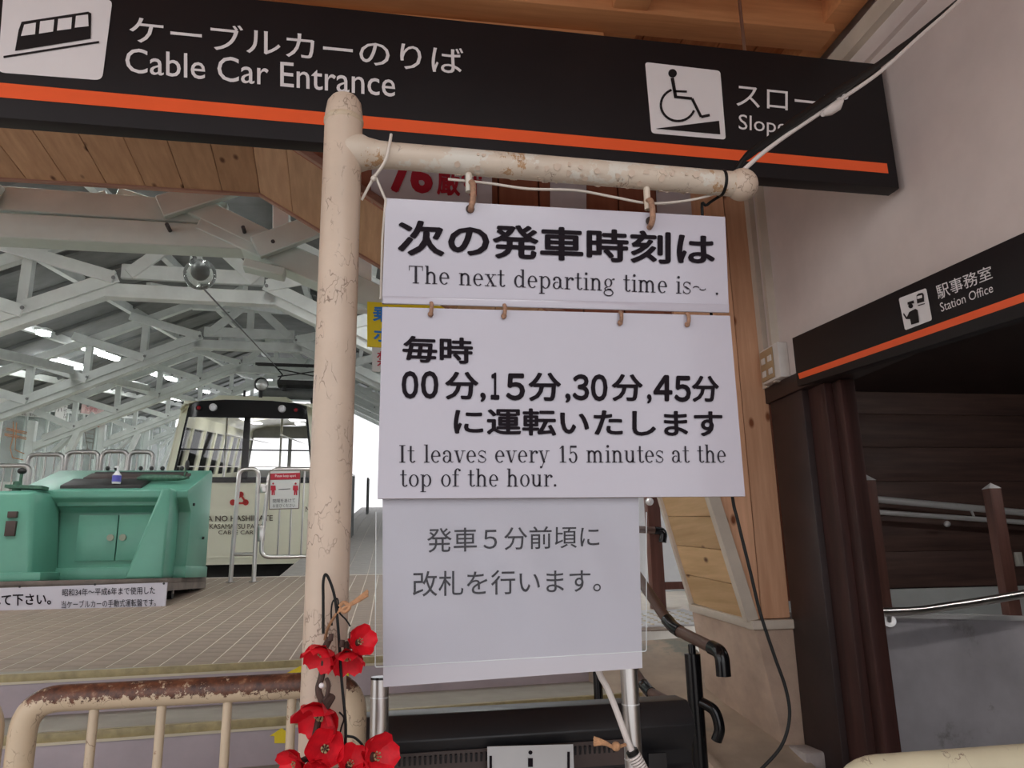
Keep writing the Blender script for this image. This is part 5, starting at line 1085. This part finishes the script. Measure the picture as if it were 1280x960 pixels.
# boards --------------------------------------------------------
def bslab(name, q4, th, par, mat='board_white'):
    o = make(name, g_prism(q4, (0, th, 0)), 'board_edge', par, bevel=.0012, seg=1)
    f = decal(name+'_face', (q4, [(0, 1, 2, 3)]), mat, par, (0, -.0014, 0)); return o
Bq = [atY(a, b_, PY) for a, b_ in ((482, 248), (906, 271.5), (910.5, 382), (477.5, 379))]
bd1 = thing('departure_board', 'upper white hanging board reading next departing time, below the cream arm', 'sign', Bq[3])
bslab('panel', Bq, .008, bd1)
lip = [atY(a, b_, PY) for a, b_ in ((478, 371), (910, 381.5), (910, 392), (479, 380.5))]
make('lower_lip', g_prism([Vector(p)+Vector((0, -.006, 0)) for p in lip], (0, .005, 0)), 'board_white', bd1, bevel=.0015)
oi_ = (0, -.0030, 0)
def py_(*pts): return pxq(atY, PY, *pts)
text('次の発車時刻は', py_((497, 275), (893, 293), (893, 333), (497, 320)), 'ink', bd1, oi_, .028)
serif('The next departing time is~ .', py_((511, 332), (897, 347), (897, 377), (511, 362)), 'ink_soft', bd1, oi_, (-.5, 1.5))
for a, b_ in ((587.5, 262), (812, 277)): decal('hook_hole', disc(atY, PY, a, b_, 5.5), 'vent_dark', bd1, oi_)
Bq = [atY(a, b_, PY) for a, b_ in ((478, 384), (912, 395), (931, 620.5), (471.5, 623.5))]
bd2 = thing('timetable_board', 'large white hanging board listing minutes 00, 15, 30 and 45', 'sign', Bq[3])
bslab('panel', Bq, .008, bd2)
text('毎時', py_((503, 420), (591, 423), (591, 456), (503, 453)), 'ink', bd2, oi_, .026)
for ch, xa_, xb_, t_, b_ in (('０', 502, 523, 464, 499), ('０', 526, 548, 464, 499), ('分', 556, 598, 465, 500), (',', 600, 607, 491, 503), ('１', 613, 624, 466, 500), ('５', 632, 656, 467, 501), ('分', 660, 701, 466, 502), (',', 706, 713, 492, 504),
        ('３', 715, 736, 468, 501), ('０', 738, 759, 468, 502), ('分', 764, 803, 468, 502), (',', 808, 814, 493, 505), ('４', 816, 840, 469, 502), ('５', 842, 863, 470, 503), ('分', 864, 898, 470, 503)):
    text(ch, py_((xa_, t_), (xb_, t_+.3), (xb_, b_+.3), (xa_, b_)), 'ink', bd2, oi_, .034 if ch not in ',分' else .026)
text('に運転いたします', py_((567, 510), (902, 513), (903, 547), (567, 544)), 'ink', bd2, oi_, .024)
serif('It leaves every 15 minutes at the', py_((499, 556), (906, 556), (907, 586), (499, 586)), 'ink_soft', bd2, oi_, (-.5, 1.5))
serif('top of the hour.', py_((500, 586), (695, 586), (695, 616), (500, 616)), 'ink_soft', bd2, oi_, (-.5, 1.5))
for a, b_ in ((538, 384), (629, 386.5), (773.5, 395), (857, 397)):
    p = atY(a, b_, PY); sc_ = make('link_hook', [g_tube(smooth_path([(p.x+.001, PY-.006, p.z+.006), (p.x+.002, PY-.010, p.z), (p.x+.001, PY-.010, p.z-.012), (p.x, PY+.002, p.z-.017)], 4), .0036, 8), g_sphere((p.x, PY-.006, p.z-.015), .0052, 10, 6)], 'rusty_hook', bd2)
# sheet in its clear sleeve, hanging behind the lower edge
SY_ = PY+.012
Sq = [atY(a, b_, SY_) for a, b_ in ((478, 618), (798, 616), (803, 835), (479, 859))]
sh = thing('notice_sheet', 'white paper notice in a clear sleeve hanging under the timetable board', 'notice', Sq[3])
make('paper', g_prism(Sq, (0, .0008, 0)), 'sheet_paper', sh, smooth=False)
def sy(*pts): return pxq(atY, SY_, *pts)
text('発車５分前頃に', sy((534, 660), (749, 657), (749, 684), (534, 691)), 'ink_soft', sh, (0, -.0008, 0), .004)
text('改札を行います。', sy((516, 714), (751, 711), (751, 740), (516, 746)), 'ink_soft', sh, (0, -.0008, 0), .004)
bm = bmesh.new(); ql = sy((470, 618), (806, 616), (808, 813), (469, 834)); fm = quadmap(ql); nu, nv_ = 26, 18; gv = []
for j in range(nv_+1):
    for i in range(nu+1):
        s_, t_ = i/nu, j/nv_; p = fm(s_, t_); w_ = math.sin(math.pi*s_)*math.sin(math.pi*min(1, t_+.02))
        gv.append(bm.verts.new(p+Vector((0, -.003-.012*w_*(.6+.4*math.sin(s_*9+t_*3))-.004*w_*math.sin(s_*21+t_*6), 0))))
for j in range(nv_):
    for i in range(nu): a = j*(nu+1)+i; f_ = bm.faces.new((gv[a], gv[a+1], gv[a+nu+2], gv[a+nu+1])); f_.smooth = True
base = Vector(sh['_w'])
for v_ in bm.verts: v_.co -= base
me = bpy.data.meshes.new('clear_sleeve'); bm.to_mesh(me); bm.free(); me.materials.append(M['sleeve_clear'])
o = bpy.data.objects.new('clear_sleeve', me); COL.objects.link(o); o.parent = sh
make('sleeve_rim', g_tube(round_corner(sy((470, 640), (469, 832), (470, 834), (808, 814), (808, 640)), .004), .0008, 6), 'bottle_clear', sh)

# cable ties and cables -------------------------------------------
t = thing('cable_tie', 'pale plastic cable tie looped round the arm beside the pole', 'tie', atY(480, 220, PY))
make('strap', g_tube(smooth_path([atY(489, 168, PY-.026), atY(487, 180, PY-.03), atY(482, 200, PY-.032), atY(472, 216, PY-.02), atY(466, 222, PY-.012)]), .0028, 8), 'tie_white', t)
make('tail', g_tube([atY(467, 222, PY-.012), atY(452, 250, PY+.005)], .0026, 8), 'tie_white', t)
make('tail', g_tube([atY(470, 222, PY-.012), atY(482, 250, PY-.002), atY(478, 300, PY+.01), atY(476, 374, PY+.012)], .0024, 8), 'tie_white', t)
make('lock_head', g_sphere(atY(467, 223, PY-.014), .0055, 10, 6), 'tie_white', t)
tag(make('thin_cord', g_tube(smooth_path([atY(a, b_, PY+.012) for a, b_ in ((560, 224), (610, 229), (660, 236), (720, 238), (770, 247), (810, 254), (850, 252), (885, 245), (905, 236))]), .0026, 8), 'tie_white'), 'thin off-white cord drooping under the flaky arm between the two hooks', 'cord')
wc = [(930, 212, 1.30), (955, 190, 1.31), (985, 168, 1.33), (1012, 150, 1.35), (1045, 128, 1.38), (1100, 90, 1.42), (1150, 45, 1.47), (1195, 5, 1.51), (1240, -40, 1.55)]
def cablept(px, py, Y): return atY(px, py, Y)
wpath = smooth_path([cablept(*p) for p in wc[:-1]]+[atX(1235, -36, 1.588)])
t = thing('white_cable', 'white cable running from the arm knob up to the right wall top', 'cable', cablept(930, 212, 1.3))
make('cord', g_tube(wpath, .0046, 10), 'white_cable', t)
make('taped_lump', g_tube([cablept(1028, 143, 1.35), cablept(1038, 138, 1.36), cablept(1046, 133, 1.37), cablept(1052, 126, 1.38)], .01, 10, rs=[.005, .011, .011, .005]), 'white_cable', t)
t = make('black_cable', g_tube(smooth_path([cablept(a, b_, c_+.015) for a, b_, c_ in ((912, 238, 1.30), (925, 205, 1.29), (950, 183, 1.30), (990, 155, 1.32), (1040, 120, 1.36), (1100, 80, 1.42), (1150, 40, 1.47), (1205, -5, 1.52))], 4), .006, 10, rs=[.004]*3+[.006]*3+[.0085]*6+[.011]*6+[.0085]*5+[.006]*6), 'black_wire')
tag(t, 'thick black cable running beside the white one across the overhead sign', 'cable')
tag(make('hanging_cable', g_tube(smooth_path([atY(a, b_, PY+.03) for a, b_ in ((908, 240), (884, 256), (878, 270), (895, 450), (914, 610), (922, 650), (938, 715), (950, 765), (968, 820), (982, 860), (987, 895), (978, 930), (955, 958), (925, 985))]), .0029, 10), 'black_wire'), 'thin black cable dropping from behind the timetable board and curving back', 'cable')
t = thing('power_cord', 'white power cord with ribbed strain relief hanging beside the right upright', 'cord', atY(750, 838, 1.40))
make('cord', g_tube(smooth_path([atY(a, b_, 1.395) for a, b_ in ((742, 800), (748, 838), (760, 862), (772, 892), (784, 925), (792, 943))]), .0055, 10), 'white_cable', t)
make('strain_relief', [g_tube([atY(792+k*1.9, 944+k*3.2, 1.395), atY(793.2+k*1.9, 946+k*3.2, 1.395)], .0125-.0003*k, 12) for k in range(8)], 'white_cable', t)
make('cable_band', g_tube([atY(789.5, 938, 1.395), atY(792, 943, 1.395)], .0108, 12), 'black_wire', t)
t = thing('jute_knot', 'frayed jute string knot tied round the right stainless upright', 'string', atY(770, 932, 1.38))
make('string', [g_tube(smooth_path([atY(742, 925+d_, 1.385), atY(755, 928+d_*.3, 1.38), atY(768, 934, 1.38), atY(782, 931, 1.39)]), .0028, 8) for d_ in (-3, 0, 3, 6)]+[g_sphere(atY(770, 933, 1.38), .008, 10, 6)], 'jute', t)

# ================================================================== RUSTY FENCE panel (Y = 1.6)
FY = 1.6
def fence_panel(xa, xb, zt_, nb, label, mat, rr_, cat='fence', Y=FY):
    t = thing('pipe_fence', label, cat, ((xa+xb)/2, Y, 0))
    make('top_rail', g_tube(round_corner([(xa, Y, zt_-.2), (xa, Y, zt_), (xb, Y, zt_+.006), (xb, Y, zt_-.2)], .06, 8), rr_, 24), mat, t)
    make('upright', g_tube([(xa, Y, 0), (xa, Y, zt_-.2)], rr_, 24), 'bar_cream', t); make('upright', g_tube([(xb, Y, 0), (xb, Y, zt_-.2)], rr_, 24), 'bar_cream', t)
    make('lower_rail', g_tube([(xa, Y, .12), (xb, Y, .12)], rr_*.6, 12), 'bar_cream', t)
    for k in range(nb):
        x_ = xa+(xb-xa)*(k+1)/(nb+1); make('bar', g_tube([(x_, Y, .12), (x_, Y, zt_)], .0085, 14), 'bar_cream', t)
    return t
xa = atY(30, 900, FY).x; xb = atY(443, 880, FY).x
fence_panel(xa, xb, 1.024, 4, 'rusty topped cream pipe fence panel left of the pole', 'pipe_rusty', .0235)
fence_panel(xa-.75, xa-.055, 1.020, 4, 'neighbouring cream pipe fence panel at the left frame edge', 'pipe_rusty', .0235)
make_ = atY(440, 848, FY)
t = tag(make('tape_patch', g_tube([(xb, FY, 1.005), (xb, FY, 1.046)], .026, 20), 'roof_board'), 'grey tape wrapped on the fence corner right of the pole', 'tape')
bpy.data.objects.remove(t)
# near right rail
p0, p1 = atY(1100, 942, 1.12), atY(1280, 930, 1.12)
t = thing('pipe_fence', 'yellowed cream pipe rail at the bottom right corner', 'fence', (p0.x, 1.12, 0))
zt_ = (p0.z+p1.z)/2-.024
pa_ = Vector((p0.x-.055, 1.12, 0))
make('top_rail', g_tube(round_corner([(pa_.x, 1.12, zt_-.25), (pa_.x, 1.12, zt_-.004), (pa_.x+.9, 1.12, zt_+.004), (pa_.x+.9, 1.12, zt_-.25)], .05, 8), .026, 24), 'pipe_near', t)
for x_ in (pa_.x, pa_.x+.9): make('upright', g_tube([(x_, 1.12, 0), (x_, 1.12, zt_-.25)], .026, 24), 'pipe_near', t)
for k in range(5): x_ = pa_.x+.15*(k+1); make('bar', g_tube([(x_, 1.12, .1), (x_, 1.12, zt_)], .009, 12), 'bar_cream', t)

# ================================================================== BANNERS on the facade
def banner(pts, label, words, mat='banner_cloth', Y=Y1-.03):
    P = [atY(a, b_, Y) for a, b_ in pts]; t = thing('banner', label, 'banner', P[3]); make('cloth', g_prism(P, (0, .006, 0)), mat, t, smooth=False)
    for s, qd, bold, mm in words: text(s, pxq(atY, Y, *qd), mm, t, (0, -.003, 0), bold)
banner(((466, 196), (615, 208), (615, 262), (463, 248)), 'greyish banner with dark red lettering behind the cream arm', [('76', ((484, 196), (541, 201), (541, 243), (486, 241)), .045, 'red_print'), ('厳守', ((546, 206), (603, 211), (603, 248), (546, 244)), .03, 'red_print')])
banner(((688, 215), (733, 218), (733, 300), (688, 298)), 'plain narrow grey banner hanging between the two hooks', [])
banner(((820, 226), (862, 229), (868, 310), (824, 308)), 'plain narrow grey banner above the right end of the board', [])
YS = 3.62
P = [atY(a, b_, YS) for a, b_ in ((459, 377), (560, 383), (560, 440), (459, 433))]
t = thing('hanging_sign', 'yellow sign with blue characters between the pole and the boards', 'sign', P[3])
make('panel', g_prism(P, (0, .01, 0)), 'yellow', t, smooth=False)
text('乗車', pxq(atY, YS, (466, 382), (512, 385), (512, 405), (466, 402)), 'blue_print', t, (0, -.003, 0), .03)
text('ホー', pxq(atY, YS, (467, 410), (512, 413), (512, 430), (467, 427)), 'blue_print', t, (0, -.003, 0), .03)
make('hanging_rod', g_tube([(P[0].x+.2, YS+.005, P[0].z-.02), (P[0].x+.2, YS+.005, 3.3)], .004, 6), 'steel', t)
P = [atY(a, b_, YS) for a, b_ in ((465, 434), (560, 440), (560, 468), (465, 464))]
t = thing('hanging_sign', 'small white sign with red characters just under the yellow sign', 'sign', P[3])
make('panel', g_prism(P, (0, .008, 0)), 'poster_white', t, smooth=False)
text('禁煙', pxq(atY, YS, (471, 439), (510, 441), (510, 460), (471, 458)), 'red_print', t, (0, -.003, 0), .01)

# ================================================================== RED PLUM BLOSSOM SPRAY tied to the pole
FYB = 1.235
def fy(a, b_, dy=0): return atY(a, b_, FYB+dy)
sp_ = thing('blossom_spray', 'artificial red plum blossom spray hanging on the cream pole', 'flowers', fy(405, 860))
make('wire_loop', g_tube(smooth_path([fy(404, 792, .004), fy(404, 750, .004), fy(404, 728, .004), fy(407, 718, .004), (fy(413, 728, .0)), fy(419, 750, 0), fy(423, 790, 0), fy(427, 850, 0), fy(432, 905, 0), fy(431, 945, 0)]), .0022, 8), 'black_wire', sp_)
make('wire_twig', g_tube(smooth_path([fy(415, 782), fy(414, 765), fy(416, 752), fy(422, 749), fy(424, 765), fy(432, 774), fy(438, 783)]), .0014, 6), 'black_wire', sp_)
make('wire_twig', g_tube(smooth_path([fy(424, 890), (fy(430, 898)), fy(426, 912), fy(421, 940)]), .0014, 6), 'black_wire', sp_)
make('wire_twig', g_tube(smooth_path([fy(433, 920), fy(443, 922), fy(452, 930), fy(456, 938)]), .0020, 6), 'black_wire', sp_)
make('branch', g_tube(smooth_path([fy(405, 825, .006), fy(402, 845, .006), fy(398, 862, .004), fy(402, 880, .004), fy(396, 910, .004), fy(391, 935, .004), fy(388, 965, .004)]), .005, 10), 'twig', sp_)
make('branch', g_tube(smooth_path([fy(408, 848, .004), fy(411, 856), fy(409, 868), fy(405, 876)]), .003, 8), 'twig', sp_)
pet = None
def blossom(px, py, R, face, spin=0, cup=.5, dy=-.008):
    c = fy(px, py, dy); z_ = Vector(face).normalized(); x_ = z_.cross(Vector((.1, .2, 1))).normalized(); y_ = z_.cross(x_)
    st_ = g_tube([c-z_*R*.15, c-z_*R*.7], R*.18, 8); b = make('blossom', [st_, g_sphere(c-z_*R*.05, R*.22, 10, 6)], 'twig', sp_)
    ex = c+z_*R*.05
    for k in range(5):
        a = spin+k*2*math.pi/5; d = x_*math.cos(a)+y_*math.sin(a); tn = z_.cross(d); vs = []; nr, nc = 5, 5
        for i in range(nr+1):
            f_ = i/nr; w_ = R*.70*math.sin(math.pi*min(1, .12+f_*.80))**.8
            for j in range(nc+1):
                g_ = j/nc*2-1; lift = (cup+.3)*R*(f_**1.5)+R*.16*g_*g_*f_+random.uniform(-.02, .02)*R
                vs.append(c+d*(R*(.05+.95*f_)*(1-.10*g_*g_*f_))+tn*(w_*g_)+z_*(lift-.1*R+.02*R*k))
        fsx = [(i*(nc+1)+j, i*(nc+1)+j+1, (i+1)*(nc+1)+j+1, (i+1)*(nc+1)+j) for i in range(nr) for j in range(nc)]
        make('petal', (vs, fsx), 'petal_red', b)
    make('stamens', [g_tube([c, c+(z_+x_*math.cos(k)*.5+y_*math.sin(k)*.5)*R*.35], R*.02, 5) for k in range(9)]+[g_sphere(c+(z_+x_*math.cos(k)*.5+y_*math.sin(k)*.5)*R*.35, R*.05, 6, 4) for k in range(9)], 'nosing_brass', b)
R_ = .029
blossom(405, 812, R_*.95, (-.35, -.55, -.75), .3, .55); blossom(447, 803, R_*.82, (.5, -.8, .25), .9, .5); blossom(434, 817, R_*.9, (.1, -.6, -.8), .1, .6, -.002)
blossom(404, 888, R_*1.25, (-.4, -.6, -.65), .6, .5); blossom(406, 936, R_*1.0, (.1, -1, .2), .2, .5); blossom(374, 953, R_*.9, (-.7, -.6, -.2), .5, .5)
blossom(466, 946, R_*1.1, (.6, -.75, .2), .8, .45); blossom(436, 957, R_*.85, (.3, -.7, .5), .1, .6); blossom(398, 960, R_*.8, (-.1, -.9, -.3), .4, .6)
t = sp_
tie = make('jute_tie', [g_tube(smooth_path([fy(406, 800, .004), fy(410, 785), fy(420, 768), fy(430, 760), fy(444, 752+d_), fy(460, 741+d_*2)]), .0022, 8) for d_ in (-1.5, 0, 1.5)]+[g_tube(smooth_path([fy(424, 758), fy(430, 753), fy(437, 759), fy(430, 765), fy(424, 760)]), .0028, 8)], 'jute', sp_)
for a, b_ in ((440, 790), (428, 800), (414, 792)): make('calyx', g_tube([fy(a, b_, -.006), fy(a-1, b_+9, -.006)], .0038, 8), 'twig', sp_)
for a, b_ in ((402, 857), (454, 937)): make('white_bud', g_sphere(fy(a, b_, -.004), .004, 8, 6), 'sign_white', sp_)
# tidy helper properties
for o in bpy.data.objects:
    if '_w' in o: del o['_w']
